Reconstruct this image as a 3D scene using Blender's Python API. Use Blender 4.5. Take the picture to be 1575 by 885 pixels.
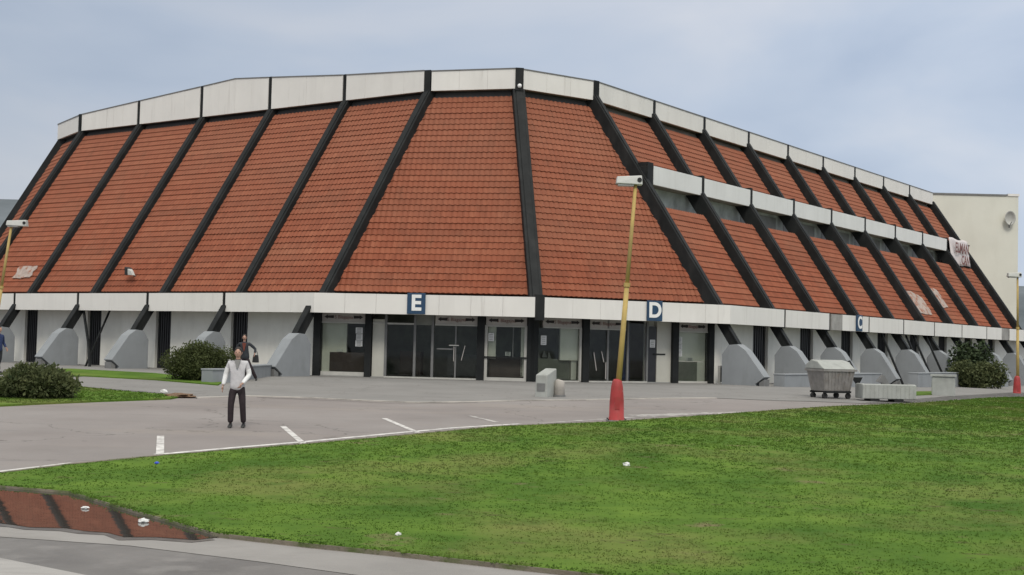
import bpy, bmesh, math, random
from mathutils import Vector, Matrix, noise
R = math.radians
SC = bpy.context.scene
for o in list(bpy.data.objects): bpy.data.objects.remove(o)
COL = SC.collection

# ------------------------------------------------------------------ camera
F_PX, PITCH, ROLL, CAM_H = 2045.6, 0.0419, 0.0246, 1.544
cd = bpy.data.cameras.new('camera'); cam = bpy.data.objects.new('camera', cd); COL.objects.link(cam)
cd.sensor_width = 36; cd.lens = F_PX / 1575 * 36; cd.clip_start = .1; cd.clip_end = 6000
cam.matrix_world = Matrix.Translation((0, 0, CAM_H)) @ Matrix.Rotation(math.pi/2 + PITCH, 4, 'X') @ Matrix.Rotation(ROLL, 4, 'Z')
SC.camera = cam

# ------------------------------------------------------------------ world, sun, exposure
SUN_EL, SUN_AZ = R(46), R(176)      # azimuth clockwise from +Y
w = bpy.data.worlds.new('World'); SC.world = w; w.use_nodes = True
nt = w.node_tree; N = nt.nodes; L = nt.links; N.clear()
wo = N.new('ShaderNodeOutputWorld'); bg = N.new('ShaderNodeBackground'); L.new(bg.outputs[0], wo.inputs[0])
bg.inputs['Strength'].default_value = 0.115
sky = N.new('ShaderNodeTexSky'); sky.sky_type = 'NISHITA'; sky.sun_disc = False
sky.sun_elevation = SUN_EL; sky.sun_rotation = SUN_AZ; sky.air_density = 1.3; sky.dust_density = 2.5
tc = N.new('ShaderNodeTexCoord'); mp = N.new('ShaderNodeMapping'); mp.inputs['Scale'].default_value = (1, 1, 2.6)
L.new(tc.outputs['Generated'], mp.inputs[0])
nz = N.new('ShaderNodeTexNoise'); nz.inputs['Scale'].default_value = 2.6; nz.inputs['Detail'].default_value = 5; nz.inputs['Roughness'].default_value = .48; nz.inputs['Distortion'].default_value = .3
L.new(mp.outputs[0], nz.inputs['Vector'])
cr = N.new('ShaderNodeValToRGB'); L.new(nz.outputs[0], cr.inputs[0])
cr.color_ramp.elements[0].position = .32; cr.color_ramp.elements[0].color = (3.2, 3.9, 5.15, 1)
cr.color_ramp.elements[1].position = .66; cr.color_ramp.elements[1].color = (5.5, 5.75, 6.35, 1)
e = cr.color_ramp.elements.new(.5); e.color = (4.25, 4.85, 5.9, 1)
# cloud deck is a little darker to the west (left), brighter to the right
sx = N.new('ShaderNodeSeparateXYZ'); L.new(tc.outputs['Generated'], sx.inputs[0])
mr = N.new('ShaderNodeMapRange'); L.new(sx.outputs[0], mr.inputs[0])
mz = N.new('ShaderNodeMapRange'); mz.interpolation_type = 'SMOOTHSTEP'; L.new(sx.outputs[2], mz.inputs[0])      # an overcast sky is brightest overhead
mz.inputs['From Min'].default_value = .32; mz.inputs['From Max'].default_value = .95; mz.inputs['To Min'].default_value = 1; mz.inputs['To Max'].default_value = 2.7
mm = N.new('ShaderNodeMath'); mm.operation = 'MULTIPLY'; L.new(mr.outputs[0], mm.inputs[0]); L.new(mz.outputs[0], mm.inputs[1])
mr.inputs['From Min'].default_value = -.42; mr.inputs['From Max'].default_value = .38; mr.inputs['To Min'].default_value = .88; mr.inputs['To Max'].default_value = 1.14
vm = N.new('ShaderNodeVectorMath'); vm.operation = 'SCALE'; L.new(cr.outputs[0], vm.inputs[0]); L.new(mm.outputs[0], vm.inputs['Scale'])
mx = N.new('ShaderNodeMix'); mx.data_type = 'RGBA'; mx.inputs['Factor'].default_value = .9
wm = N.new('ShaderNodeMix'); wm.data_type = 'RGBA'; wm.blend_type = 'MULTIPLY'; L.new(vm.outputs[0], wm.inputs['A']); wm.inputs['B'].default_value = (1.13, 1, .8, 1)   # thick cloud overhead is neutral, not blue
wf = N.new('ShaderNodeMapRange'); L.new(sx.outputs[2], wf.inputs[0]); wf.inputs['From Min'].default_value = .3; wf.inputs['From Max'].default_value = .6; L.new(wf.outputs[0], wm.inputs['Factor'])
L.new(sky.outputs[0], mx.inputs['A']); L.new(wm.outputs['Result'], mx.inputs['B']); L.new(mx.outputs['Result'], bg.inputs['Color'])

sd = bpy.data.lights.new('sun', 'SUN'); sun = bpy.data.objects.new('sun', sd); COL.objects.link(sun)
sd.energy = 1.5; sd.angle = R(16); sd.color = (1, .95, .87)
sv = Vector((math.sin(SUN_AZ)*math.cos(SUN_EL), math.cos(SUN_AZ)*math.cos(SUN_EL), math.sin(SUN_EL)))
sun.rotation_euler = (-sv).to_track_quat('-Z', 'Y').to_euler(); sun.location = (0, 0, 60)
SC.view_settings.view_transform = 'Standard'; SC.view_settings.look = 'None'
SC.view_settings.exposure = 0.0; SC.view_settings.gamma = 1
SC.render.engine = 'CYCLES'

# ------------------------------------------------------------------ helpers
def gz(x, y):
    return -0.019*min(max(52-y, 0), 33.5) - 0.02*min(max(x-10, 0), 40)
def ray(px, py):
    u = px-787.5; v = py-442.5
    c, s = math.cos(ROLL), math.sin(ROLL)
    U = u*c + v*s; V = -u*s + v*c
    d = Vector((U/F_PX, 1, -V/F_PX))
    cp, sp = math.cos(PITCH), math.sin(PITCH)
    return Vector((d.x, d.y*cp - d.z*sp, d.y*sp + d.z*cp))
def gp(px, py, dz=0):
    """ground point under a direction from the camera"""
    d = ray(px, py); t = 2.0
    while t < 400:
        p = d*t
        if CAM_H + p.z <= gz(p.x, p.y) + dz: break
        t += .02
    return Vector((p.x, p.y, gz(p.x, p.y)))
def at_depth(px, dep):
    d = ray(px, 520); return Vector((d.x/d.y*dep, dep, gz(d.x/d.y*dep, dep)))

def tag(o, label=None, cat=None, group=None, kind=None):
    if label: o['label'] = label
    if cat: o['category'] = cat
    if group: o['group'] = group
    if kind: o['kind'] = kind
    return o
def empty(name, loc=(0, 0, 0), rz=0, **k):
    o = bpy.data.objects.new(name, None); COL.objects.link(o); o.location = loc; o.rotation_euler = (0, 0, rz)
    o.empty_display_size = .3
    return tag(o, **k)
def obj(name, bm, mat, parent=None, smooth=False, **k):
    me = bpy.data.meshes.new(name)
    if isinstance(bm, bmesh.types.BMesh):
        bmesh.ops.recalc_face_normals(bm, faces=bm.faces)
        bm.to_mesh(me); bm.free()
    else:
        me.from_pydata(bm[0], [], bm[1])
    me.materials.append(mat)
    if smooth:
        for p in me.polygons: p.use_smooth = True
    o = bpy.data.objects.new(name, me); COL.objects.link(o)
    if parent: o.parent = parent
    return tag(o, **k)
def BM(): return bmesh.new()
def hexa(bm, b, t):
    vs = [bm.verts.new(p) for p in list(b)+list(t)]; n = len(b)
    bm.faces.new(vs[:n][::-1]); bm.faces.new(vs[n:])
    for i in range(n): bm.faces.new((vs[i], vs[(i+1) % n], vs[n+(i+1) % n], vs[n+i]))
def box(bm, x0, x1, y0, y1, z0, z1):
    hexa(bm, [(x0,y0,z0),(x1,y0,z0),(x1,y1,z0),(x0,y1,z0)], [(x0,y0,z1),(x1,y0,z1),(x1,y1,z1),(x0,y1,z1)])
def beam(bm, a, b, wdir, wd, dp, n=None):
    """box beam from a to b; wdir = width direction"""
    a, b, wdir = Vector(a), Vector(b), Vector(wdir).normalized()
    d = (b-a).normalized(); wdir = (wdir - d*wdir.dot(d)).normalized()
    n = d.cross(wdir)
    c = [(-wd/2, -dp/2), (wd/2, -dp/2), (wd/2, dp/2), (-wd/2, dp/2)]
    hexa(bm, [a+wdir*x+n*y for x, y in c], [b+wdir*x+n*y for x, y in c])
def tube(bm, pts, rad, seg=8, cap=True):
    pts = [Vector(p) for p in pts]
    if not isinstance(rad, (list, tuple)): rad = [rad]*len(pts)
    rings = []
    for i, p in enumerate(pts):
        d = (pts[min(i+1, len(pts)-1)] - pts[max(i-1, 0)]).normalized()
        q = Vector((1, 0, 0)) if abs(d.x) < .8 else Vector((0, 1, 0))
        s = d.cross(q).normalized(); t = d.cross(s)
        rings.append([bm.verts.new(p + (s*math.cos(2*math.pi*k/seg) + t*math.sin(2*math.pi*k/seg))*rad[i]) for k in range(seg)])
    for a, b in zip(rings, rings[1:]):
        for k in range(seg): bm.faces.new((a[k], a[(k+1) % seg], b[(k+1) % seg], b[k]))
    if cap: bm.faces.new(rings[0][::-1]); bm.faces.new(rings[-1])
def prism(bm, poly, f0, f1):
    """poly of 2d points; f0/f1 map (a,b) to 3d for both caps"""
    hexa(bm, [f0(*p) for p in poly], [f1(*p) for p in poly])
def bevel(o, wd, seg=1):
    m = o.modifiers.new('bevel', 'BEVEL'); m.width = wd; m.segments = seg; m.limit_method = 'ANGLE'
    return o

# ------------------------------------------------------------------ materials
def mat(name, col, rough=.8, var=.15, scale=3., bump=0., bscale=20., spec=.4, col2=None, metal=0., coord='Object', detail=5, pos=(.3, .7), stretch=None):
    m = bpy.data.materials.new(name); m.use_nodes = True; t = m.node_tree; n = t.nodes; l = t.links
    p = n['Principled BSDF']; p.inputs['Roughness'].default_value = rough; p.inputs['Metallic'].default_value = metal
    p.inputs['Specular IOR Level'].default_value = spec
    c = n.new('ShaderNodeTexCoord'); src = c.outputs[coord]
    if stretch:
        q = n.new('ShaderNodeMapping'); q.inputs['Scale'].default_value = stretch; l.new(src, q.inputs[0]); src = q.outputs[0]
    z = n.new('ShaderNodeTexNoise'); z.inputs['Scale'].default_value = scale; z.inputs['Detail'].default_value = detail; z.inputs['Roughness'].default_value = .6
    l.new(src, z.inputs['Vector'])
    r = n.new('ShaderNodeValToRGB'); l.new(z.outputs[0], r.inputs[0])
    a = tuple(x*(1-var) for x in col); b = col2 or tuple(min(1, x*(1+var)) for x in col)
    r.color_ramp.elements[0].position, r.color_ramp.elements[1].position = pos
    r.color_ramp.elements[0].color = (*a, 1); r.color_ramp.elements[1].color = (*b, 1)
    l.new(r.outputs[0], p.inputs['Base Color'])
    if bump:
        z2 = n.new('ShaderNodeTexNoise'); z2.inputs['Scale'].default_value = bscale; z2.inputs['Detail'].default_value = 4; l.new(src, z2.inputs['Vector'])
        bp = n.new('ShaderNodeBump'); bp.inputs['Strength'].default_value = bump; bp.inputs['Distance'].default_value = .02
        l.new(z2.outputs[0], bp.inputs['Height']); l.new(bp.outputs[0], p.inputs['Normal'])
    m['ramp'] = r.name; m['bsdf'] = p.name
    return m
def layer(m, col, scale, lo, hi, amount=1., stretch=(1, 1, 1), detail=6, kind='noise', seed=0.):
    """another colour laid over a material where a noise passes lo..hi"""
    t = m.node_tree; n = t.nodes; l = t.links; p = n['Principled BSDF']
    prev = p.inputs['Base Color'].links[0].from_socket
    c = n.new('ShaderNodeTexCoord'); q = n.new('ShaderNodeMapping'); q.inputs['Scale'].default_value = stretch; q.inputs['Location'].default_value = (seed, seed*1.7, 0)
    l.new(c.outputs['Object'], q.inputs[0])
    z = n.new('ShaderNodeTexNoise'); z.inputs['Scale'].default_value = scale; z.inputs['Detail'].default_value = detail; z.inputs['Roughness'].default_value = .62
    l.new(q.outputs[0], z.inputs['Vector'])
    mr = n.new('ShaderNodeMapRange'); mr.inputs['From Min'].default_value = lo; mr.inputs['From Max'].default_value = hi; mr.inputs['To Max'].default_value = amount
    l.new(z.outputs[0], mr.inputs[0])
    x = n.new('ShaderNodeMix'); x.data_type = 'RGBA'; l.new(mr.outputs[0], x.inputs['Factor']); l.new(prev, x.inputs['A']); x.inputs['B'].default_value = (*col, 1)
    l.new(x.outputs['Result'], p.inputs['Base Color'])
    return m
def cracks(m, col, scale, wd, seed=0.):
    t = m.node_tree; n = t.nodes; l = t.links; p = n['Principled BSDF']; prev = p.inputs['Base Color'].links[0].from_socket
    c = n.new('ShaderNodeTexCoord'); z = n.new('ShaderNodeTexNoise'); z.inputs['Scale'].default_value = .8; z.inputs['Detail'].default_value = 6; l.new(c.outputs['Object'], z.inputs['Vector'])
    a = n.new('ShaderNodeVectorMath'); a.operation = 'SCALE'; a.inputs['Scale'].default_value = 2.2; l.new(z.outputs['Color'], a.inputs[0])
    b = n.new('ShaderNodeVectorMath'); b.operation = 'ADD'; l.new(c.outputs['Object'], b.inputs[0]); l.new(a.outputs[0], b.inputs[1])
    v = n.new('ShaderNodeTexVoronoi'); v.feature = 'DISTANCE_TO_EDGE'; v.inputs['Scale'].default_value = scale; l.new(b.outputs[0], v.inputs['Vector'])
    r = n.new('ShaderNodeMapRange'); r.inputs['From Min'].default_value = wd; r.inputs['From Max'].default_value = 0; r.inputs['To Max'].default_value = .75; l.new(v.outputs['Distance'], r.inputs[0])
    x = n.new('ShaderNodeMix'); x.data_type = 'RGBA'; l.new(r.outputs[0], x.inputs['Factor']); l.new(prev, x.inputs['A']); x.inputs['B'].default_value = (*col, 1); l.new(x.outputs['Result'], p.inputs['Base Color'])
M = {}
M['asphalt'] = mat('asphalt', (.228, .203, .19), .9, .1, .35, .35, 60)
layer(M['asphalt'], (.30, .28, .265), .12, .45, .75, .8, (1, 1, 1)); layer(M['asphalt'], (.13, .12, .115), .9, .6, .75, .55, (.35, 1.6, 1), seed=4)
layer(M['asphalt'], (.16, .15, .14), 14, .55, .8, .5, seed=9)
cracks(M['asphalt'], (.1, .09, .08), .16, .006)
layer(M['asphalt'], (.1, .09, .085), 1.2, .70, .74, .6, seed=21); layer(M['asphalt'], (.3, .26, .22), .25, .55, .7, .5, (.4, 1.5, 1), seed=31)
M['plaza'] = mat('plaza_concrete', (.215, .207, .195), .9, .1, .5, .25, 40); layer(M['plaza'], (.17, .16, .15), .7, .55, .75, .5, (.5, 1.5, 1), seed=2)
cracks(M['plaza'], (.12, .11, .1), .3, .008)
M['pave'] = mat('pavement_concrete', (.27, .255, .238), .9, .12, .8, .3, 50); layer(M['pave'], (.2, .185, .17), 1.3, .5, .75, .6, (.6, 1.4, 1), seed=3)
M['wet'] = mat('wet_gutter', (.15, .14, .13), .6, .2, 1., .25, 40); layer(M['wet'], (.24, .225, .21), 2, .5, .7, .6, seed=6)
M['road'] = mat('road', (.36, .345, .325), .88, .1, .5, .35, 70); layer(M['road'], (.22, .205, .195), .8, .55, .7, .6, (.5, 1.5, 1), seed=5)
M['paint'] = mat('road_paint', (.62, .6, .57), .8, .2, 4, .2, 60); layer(M['paint'], (.28, .26, .245), 5, .5, .62, .8, seed=1)
M['paintworn'] = mat('worn_road_paint', (.5, .48, .45), .8, .2, 4, .2, 60); layer(M['paintworn'], (.28, .26, .245), 3, .42, .52, 1., seed=2)
M['kerb'] = mat('kerb', (.19, .165, .125), .9, .2, 2., .4, 30); layer(M['kerb'], (.08, .11, .03), 3, .45, .6, .85, seed=2)
M['grass'] = mat('lawn', (.067, .15, .018), .95, .25, .6, .8, 25, spec=.1, col2=(.12, .20, .028))
layer(M['grass'], (.165, .175, .052), .3, .48, .68, .8, (1, 1, 1), seed=2); layer(M['grass'], (.05, .105, .014), 1.4, .5, .75, .8, seed=3); layer(M['grass'], (.09, .075, .035), 2.5, .62, .72, .85, (.6, 1.2, 1), seed=13)
layer(M['grass'], (.19, .15, .085), 1.0, .63, .73, .8, seed=8)
def leafmat(name, c1, c2, scale=1.5):
    m = mat(name, c1, .75, .3, scale, 0, spec=.25, col2=c2)
    p = m.node_tree.nodes['Principled BSDF']
    return m
M['blade'] = leafmat('grass_blades', (.068, .15, .018), (.122, .205, .029), .5)
layer(M['blade'], (.18, .19, .06), .3, .48, .68, .8, seed=2); layer(M['blade'], (.19, .155, .085), 1.0, .63, .73, .8, seed=8)
M['leaf'] = leafmat('hedge_leaves', (.05, .068, .02), (.11, .13, .045), 3)
M['leaf2'] = leafmat('juniper_leaves', (.04, .065, .024), (.15, .165, .07), 3.5)
M['leaf3'] = leafmat('dark_shrub_leaves', (.022, .04, .016), (.06, .085, .035), 2)
def translucent(m, f=.5):
    t = m.node_tree; n = t.nodes; l = t.links; p = n['Principled BSDF']; o = n['Material Output']; src = p.inputs['Base Color'].links[0].from_socket
    tr = n.new('ShaderNodeBsdfTranslucent'); l.new(src, tr.inputs[0]); mx = n.new('ShaderNodeMixShader'); mx.inputs[0].default_value = f
    l.new(p.outputs[0], mx.inputs[1]); l.new(tr.outputs[0], mx.inputs[2]); l.new(mx.outputs[0], o.inputs[0])
translucent(M['blade'], .55); translucent(M['leaf'], .3); translucent(M['leaf2'], .3)
M['bark'] = mat('bark', (.08, .06, .045), .9, .3, 8, .5, 40)
M['rib'] = mat('black_steel', (.014, .0155, .0155), .65, .35, 1.2, .1, 20, spec=.22); layer(M['rib'], (.035, .035, .034), 2., .5, .8, .7, (1, 1, .3))
M['panel'] = mat('white_panel', (.73, .71, .665), .6, .05, .5, .03, 3, spec=.35)
layer(M['panel'], (.60, .58, .54), 1.5, .5, .85, .6, (1, 1, .12)); layer(M['panel'], (.36, .33, .29), 3.5, .62, .8, .5, (1, 1, .06), seed=5)
M['panelm'] = mat('gallery_panel', (.70, .705, .68), .6, .05, .5, .03, 3, spec=.35); layer(M['panelm'], (.57, .57, .54), 1.8, .5, .85, .6, (1, 1, .12), seed=3)
M['stain'] = mat('sooty_panel', (.30, .29, .27), .8, .25, 1.5, .1, 5)
M['wall'] = mat('rendered_wall', (.8, .785, .72), .9, .06, .7, .1, 20); layer(M['wall'], (.64, .625, .56), 1.6, .48, .8, .7, (1, 1, .35))
M['soffit'] = mat('soffit', (.07, .068, .066), .85, .2, 1)
M['recess'] = mat('recess_board', (.34, .36, .345), .7, .35, .9, col2=(.5, .53, .51))
M['under'] = mat('eave_lining', (.17, .15, .125), .85, .25, .8)
M['conc'] = mat('concrete', (.26, .275, .285), .85, .07, 1., .2, 25); layer(M['conc'], (.19, .2, .2), 2., .5, .8, .6, (1, 1, .4), seed=3)
M['conc2'] = mat('pale_concrete', (.36, .37, .345), .9, .12, 2., .3, 25); layer(M['conc2'], (.2, .2, .18), 3., .52, .8, .6, (1, 1, .4), seed=3)
M['door'] = mat('dark_door', (.018, .018, .021), .35, .3, 2, spec=.5)
M['frame'] = mat('grey_frame', (.17, .17, .165), .5, .15, 3)
M['pframe'] = mat('pale_frame', (.48, .47, .43), .6, .1, 3)
M['pillar'] = mat('painted_pillar', (.50, .49, .43), .85, .06, .8); layer(M['pillar'], (.40, .39, .33), 1.6, .48, .8, .7, (1, 1, .35))
M['dark'] = mat('lobby_dark', (.2, .205, .18), .7, .3, 1)
M['counter'] = mat('counter', (.075, .055, .052), .55, .2, 2)
M['lobbyfloor'] = mat('lobby_floor', (.3, .3, .28), .5, .1, 1)
M['header'] = mat('header_board', (.46, .43, .40), .7, .08, 2)
M['ink'] = mat('dark_ink', (.035, .03, .03), .7, .1, 2)
M['inkred'] = mat('faded_red_ink', (.2, .09, .08), .7, .2, 2)
M['paper'] = mat('paper', (.66, .66, .64), .8, .08, 3)
M['blue'] = mat('sign_blue', (.02, .055, .11), .5, .12, 3)
M['white'] = mat('sign_white', (.78, .78, .76), .6, .05, 3)
M['yellow'] = mat('pole_yellow', (.46, .33, .11), .65, .15, 3); layer(M['yellow'], (.33, .25, .14), 2, .5, .7, .7, (1, 1, .3))
M['red'] = mat('base_red', (.36, .04, .04), .6, .15, 3, .1, 20); layer(M['red'], (.24, .05, .04), 6, .5, .7, .8); layer(M['red'], (.3, .28, .26), 9, .66, .7, .9, seed=4)
M['lamp'] = mat('lamp_grey', (.5, .5, .47), .45, .1, 4); M['lens'] = mat('lamp_lens', (.3, .3, .29), .25, .1, 4)
M['cream'] = mat('cream_render', (.66, .655, .57), .9, .05, .25, .05, 5); layer(M['cream'], (.54, .53, .45), .5, .5, .8, .5, (1, 1, .4))
M['steel'] = mat('galvanised', (.27, .255, .24), .5, .2, 4, .15, 20, metal=.25); layer(M['steel'], (.22, .17, .13), 5, .55, .75, .6)
M['rubber'] = mat('rubber', (.025, .025, .025), .8, .2, 5)
M['skin'] = mat('skin', (.45, .27, .2), .6, .08, 20)
M['hair'] = mat('hair', (.02, .014, .01), .6, .3, 40)
M['jacket'] = mat('grey_jacket', (.52, .51, .52), .85, .1, 14, .6, 9); M['sleeve'] = mat('white_sleeve', (.72, .72, .71), .85, .08, 14, .5, 9)
M['trousers'] = mat('dark_trousers', (.025, .017, .02), .85, .3, 14, .5, 12)
M['shoe'] = mat('shoe', (.02, .02, .02), .5, .2, 10); M['darkcloth'] = mat('dark_cloth', (.03, .034, .04), .85, .3, 12, .5, 12)
M['redcloth'] = mat('rust_cloth', (.16, .045, .03), .85, .2, 12, .3, 12); M['bluecloth'] = mat('navy_cloth', (.025, .04, .11), .85, .2, 12, .3, 12)
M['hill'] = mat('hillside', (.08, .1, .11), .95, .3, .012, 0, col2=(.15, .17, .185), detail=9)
M['dishpaint'] = mat('dish_paint', (.42, .42, .39), .7, .1, 3)
M['banner'] = mat('banner_cloth', (.62, .57, .56), .8, .06, 3)
M['soil'] = mat('soil', (.1, .075, .05), .95, .3, 5, .5, 30)
M['dirt'] = mat('dead_leaves', (.16, .1, .06), .95, .5, 30, .5, 60)

# clay tiles: per-tile tone attribute, broad weathering
def tilemat():
    m = bpy.data.materials.new('clay_tiles'); m.use_nodes = True; t = m.node_tree; n = t.nodes; l = t.links
    p = n['Principled BSDF']; p.inputs['Roughness'].default_value = .8; p.inputs['Specular IOR Level'].default_value = .3
    a = n.new('ShaderNodeAttribute'); a.attribute_name = 'tone'
    r = n.new('ShaderNodeValToRGB'); l.new(a.outputs['Fac'], r.inputs[0])
    r.color_ramp.elements[0].color = (.165, .047, .023, 1); r.color_ramp.elements[1].color = (.325, .115, .06, 1)
    e = r.color_ramp.elements.new(.5); e.color = (.25, .073, .036, 1)
    g = n.new('ShaderNodeNewGeometry'); z = n.new('ShaderNodeTexNoise'); z.inputs['Scale'].default_value = .35; z.inputs['Detail'].default_value = 6
    mp = n.new('ShaderNodeMapping'); mp.inputs['Scale'].default_value = (1, 1, 2.2); l.new(g.outputs['Position'], mp.inputs[0]); l.new(mp.outputs[0], z.inputs['Vector'])
    q = n.new('ShaderNodeMapRange'); q.inputs['From Min'].default_value = .42; q.inputs['From Max'].default_value = .72; q.inputs['To Max'].default_value = .38; l.new(z.outputs[0], q.inputs[0])
    x = n.new('ShaderNodeMix'); x.data_type = 'RGBA'; x.inputs['B'].default_value = (.22, .098, .058, 1); l.new(r.outputs[0], x.inputs['A']); l.new(q.outputs[0], x.inputs['Factor'])
    # upper courses are more bleached: lichen and dust gather there
    s = n.new('ShaderNodeSeparateXYZ'); l.new(g.outputs['Position'], s.inputs[0])
    q2 = n.new('ShaderNodeMapRange'); q2.inputs['From Min'].default_value = 4.5; q2.inputs['From Max'].default_value = 11; q2.inputs['To Max'].default_value = .38; l.new(s.outputs[2], q2.inputs[0])
    x2 = n.new('ShaderNodeMix'); x2.data_type = 'RGBA'; x2.inputs['B'].default_value = (.265, .108, .064, 1); l.new(x.outputs['Result'], x2.inputs['A']); l.new(q2.outputs[0], x2.inputs['Factor'])
    mp3 = n.new('ShaderNodeMapping'); mp3.inputs['Scale'].default_value = (1, 1, .12); l.new(g.outputs['Position'], mp3.inputs[0])
    z3 = n.new('ShaderNodeTexNoise'); z3.inputs['Scale'].default_value = 1.6; z3.inputs['Detail'].default_value = 7; l.new(mp3.outputs[0], z3.inputs['Vector'])
    q3 = n.new('ShaderNodeMapRange'); q3.inputs['From Min'].default_value = .56; q3.inputs['From Max'].default_value = .72; q3.inputs['To Max'].default_value = .25; l.new(z3.outputs[0], q3.inputs[0])
    x3 = n.new('ShaderNodeMix'); x3.data_type = 'RGBA'; x3.inputs['B'].default_value = (.13, .06, .035, 1); l.new(x2.outputs['Result'], x3.inputs['A']); l.new(q3.outputs[0], x3.inputs['Factor'])
    l.new(x3.outputs['Result'], p.inputs['Base Color'])
    return m
M['tile'] = tilemat()
def glassmat():
    m = bpy.data.materials.new('window_glass'); m.use_nodes = True; t = m.node_tree; n = t.nodes; l = t.links
    n.remove(n['Principled BSDF']); o = n['Material Output']
    tr = n.new('ShaderNodeBsdfTransparent'); tr.inputs[0].default_value = (.85, .87, .84, 1); gl = n.new('ShaderNodeBsdfGlossy'); gl.inputs['Roughness'].default_value = .03
    fr = n.new('ShaderNodeFresnel'); fr.inputs[0].default_value = 1.3; mx = n.new('ShaderNodeMixShader')
    l.new(fr.outputs[0], mx.inputs[0]); l.new(tr.outputs[0], mx.inputs[1]); l.new(gl.outputs[0], mx.inputs[2]); l.new(mx.outputs[0], o.inputs[0])
    return m
M['glass'] = glassmat()
def watermat():
    m = bpy.data.materials.new('puddle_water'); m.use_nodes = True; p = m.node_tree.nodes['Principled BSDF']; n = m.node_tree.nodes; l = m.node_tree.links
    p.inputs['Base Color'].default_value = (.05, .045, .04, 1); p.inputs['Roughness'].default_value = .025; p.inputs['IOR'].default_value = 2.1; p.inputs['Specular IOR Level'].default_value = 1
    z = n.new('ShaderNodeTexNoise'); z.inputs['Scale'].default_value = 2.5; c = n.new('ShaderNodeTexCoord'); l.new(c.outputs['Object'], z.inputs['Vector'])
    b = n.new('ShaderNodeBump'); b.inputs['Strength'].default_value = .03; b.inputs['Distance'].default_value = .02; l.new(z.outputs[0], b.inputs['Height']); l.new(b.outputs[0], p.inputs['Normal'])
    return m
M['water'] = watermat()

M['silt'] = mat('wet_silt', (.085, .075, .062), .35, .3, 3, .4, 40); layer(M['silt'], (.15, .135, .115), 5, .5, .65, .7)
M['tar'] = mat('tar_seam', (.07, .065, .06), .8, .3, 3)
M['pale_kerb'] = mat('pale_kerb', (.42, .39, .35), .9, .15, 1.5, .2, 20); layer(M['pale_kerb'], (.24, .225, .205), .5, .5, .6, .9, seed=3)
# ------------------------------------------------------------------ ground
CUTX, CUTY = [10, 50], [18.5, 52]
def drape(name, pts, m, off, fine=0, **k):
    bm = BM(); f = bm.faces.new([bm.verts.new((p[0], p[1], 0)) for p in pts])
    bmesh.ops.triangulate(bm, faces=[f])
    xs, ys = list(CUTX), list(CUTY)
    for x in xs: bmesh.ops.bisect_plane(bm, geom=bm.verts[:]+bm.edges[:]+bm.faces[:], plane_co=(x, 0, 0), plane_no=(1, 0, 0))
    for y in ys: bmesh.ops.bisect_plane(bm, geom=bm.verts[:]+bm.edges[:]+bm.faces[:], plane_co=(0, y, 0), plane_no=(0, 1, 0))
    for v in bm.verts: v.co.z = gz(v.co.x, v.co.y) + off
    bm.normal_update()
    for f in bm.faces:
        if f.normal.z < 0: f.normal_flip()
    if off >= .03:      # raised sheets get a real edge
        r_ = bmesh.ops.extrude_edge_only(bm, edges=[e for e in bm.edges if e.is_boundary])
        for v in [g for g in r_['geom'] if isinstance(g, bmesh.types.BMVert)]: v.co.z -= off+.06
    me = bpy.data.meshes.new(name); bm.to_mesh(me); bm.free(); me.materials.append(m)
    o = bpy.data.objects.new(name, me); COL.objects.link(o); return tag(o, **k)
def gpl(pts): return [gp(*p) for p in pts]
def ribbon(name, pts, wd, m, off, th=0, **k):
    pts = [Vector((p[0], p[1], 0)) for p in pts]; fine = []
    for a, b in zip(pts, pts[1:]):
        n = max(1, int((b-a).length/1.)); fine += [a.lerp(b, i/n) for i in range(n)]
    fine.append(pts[-1]); bm = BM(); prev = None
    for i, p in enumerate(fine):
        d = (fine[min(i+1, len(fine)-1)] - fine[max(i-1, 0)]).normalized(); nn = Vector((-d.y, d.x, 0))
        cs = []
        for s in (-1, 1):
            q = p + nn*wd/2*s; z = gz(q.x, q.y)+off; cs.append((q.x, q.y, z))
        if th:
            row = [bm.verts.new((cs[0][0], cs[0][1], cs[0][2]-th)), bm.verts.new(cs[0]), bm.verts.new(cs[1]), bm.verts.new((cs[1][0], cs[1][1], cs[1][2]-th))]
        else: row = [bm.verts.new(c) for c in cs]
        if prev:
            for a in range(len(row)-1): bm.faces.new((prev[a], prev[a+1], row[a+1], row[a]))
        prev = row
    bm.normal_update()
    return obj(name, bm, m, **k)

drape('ground', [(-1500, -60), (1500, -60), (1500, 2500), (-1500, 2500)], M['asphalt'], 0, kind='structure')
upper = [(0, 733), (108, 719), (250, 705), (470, 687), (600, 675), (770, 659), (936, 652), (1110, 640), (1200, 633), (1400, 623), (1575, 613), (1800, 606)]
lower = [(a_, b_-(5 if a_ < 300 else 2)) for a_, b_ in [(-300, 742), (-120, 752), (0, 757), (60, 762), (108, 766), (150, 779), (200, 794), (250, 808), (330, 828), (480, 845), (600, 857), (850, 885), (1200, 925), (1800, 1000)]]
up_w = [gp(-300, 770-(0))]  # placeholder replaced below
up_w = gpl([(-300, 775-0)])[:0] + gpl(upper)
lw = gpl(lower)
left_ext = gp(-300, 740)
lawn_pts = [Vector(p) for p in gpl([(-200, 741)] )] [:0] + up_w + lw[::-1]
# the lawn tapers to a tongue left of the frame
lawn_pts = [gp(-160, 749)] + up_w + [Vector((60, 62, 0)), Vector((60, 8, 0))] + [p for p in lw[::-1][0:]][:-2]
drape('lawn', lawn_pts, M['grass'], .05, kind='structure')
ribbon('kerb', lw[1:], .045, M['kerb'], .045, .1, kind='structure')
ribbon('lawn_edge', up_w, .09, M['kerb'], .058, .08, kind='structure')
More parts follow.
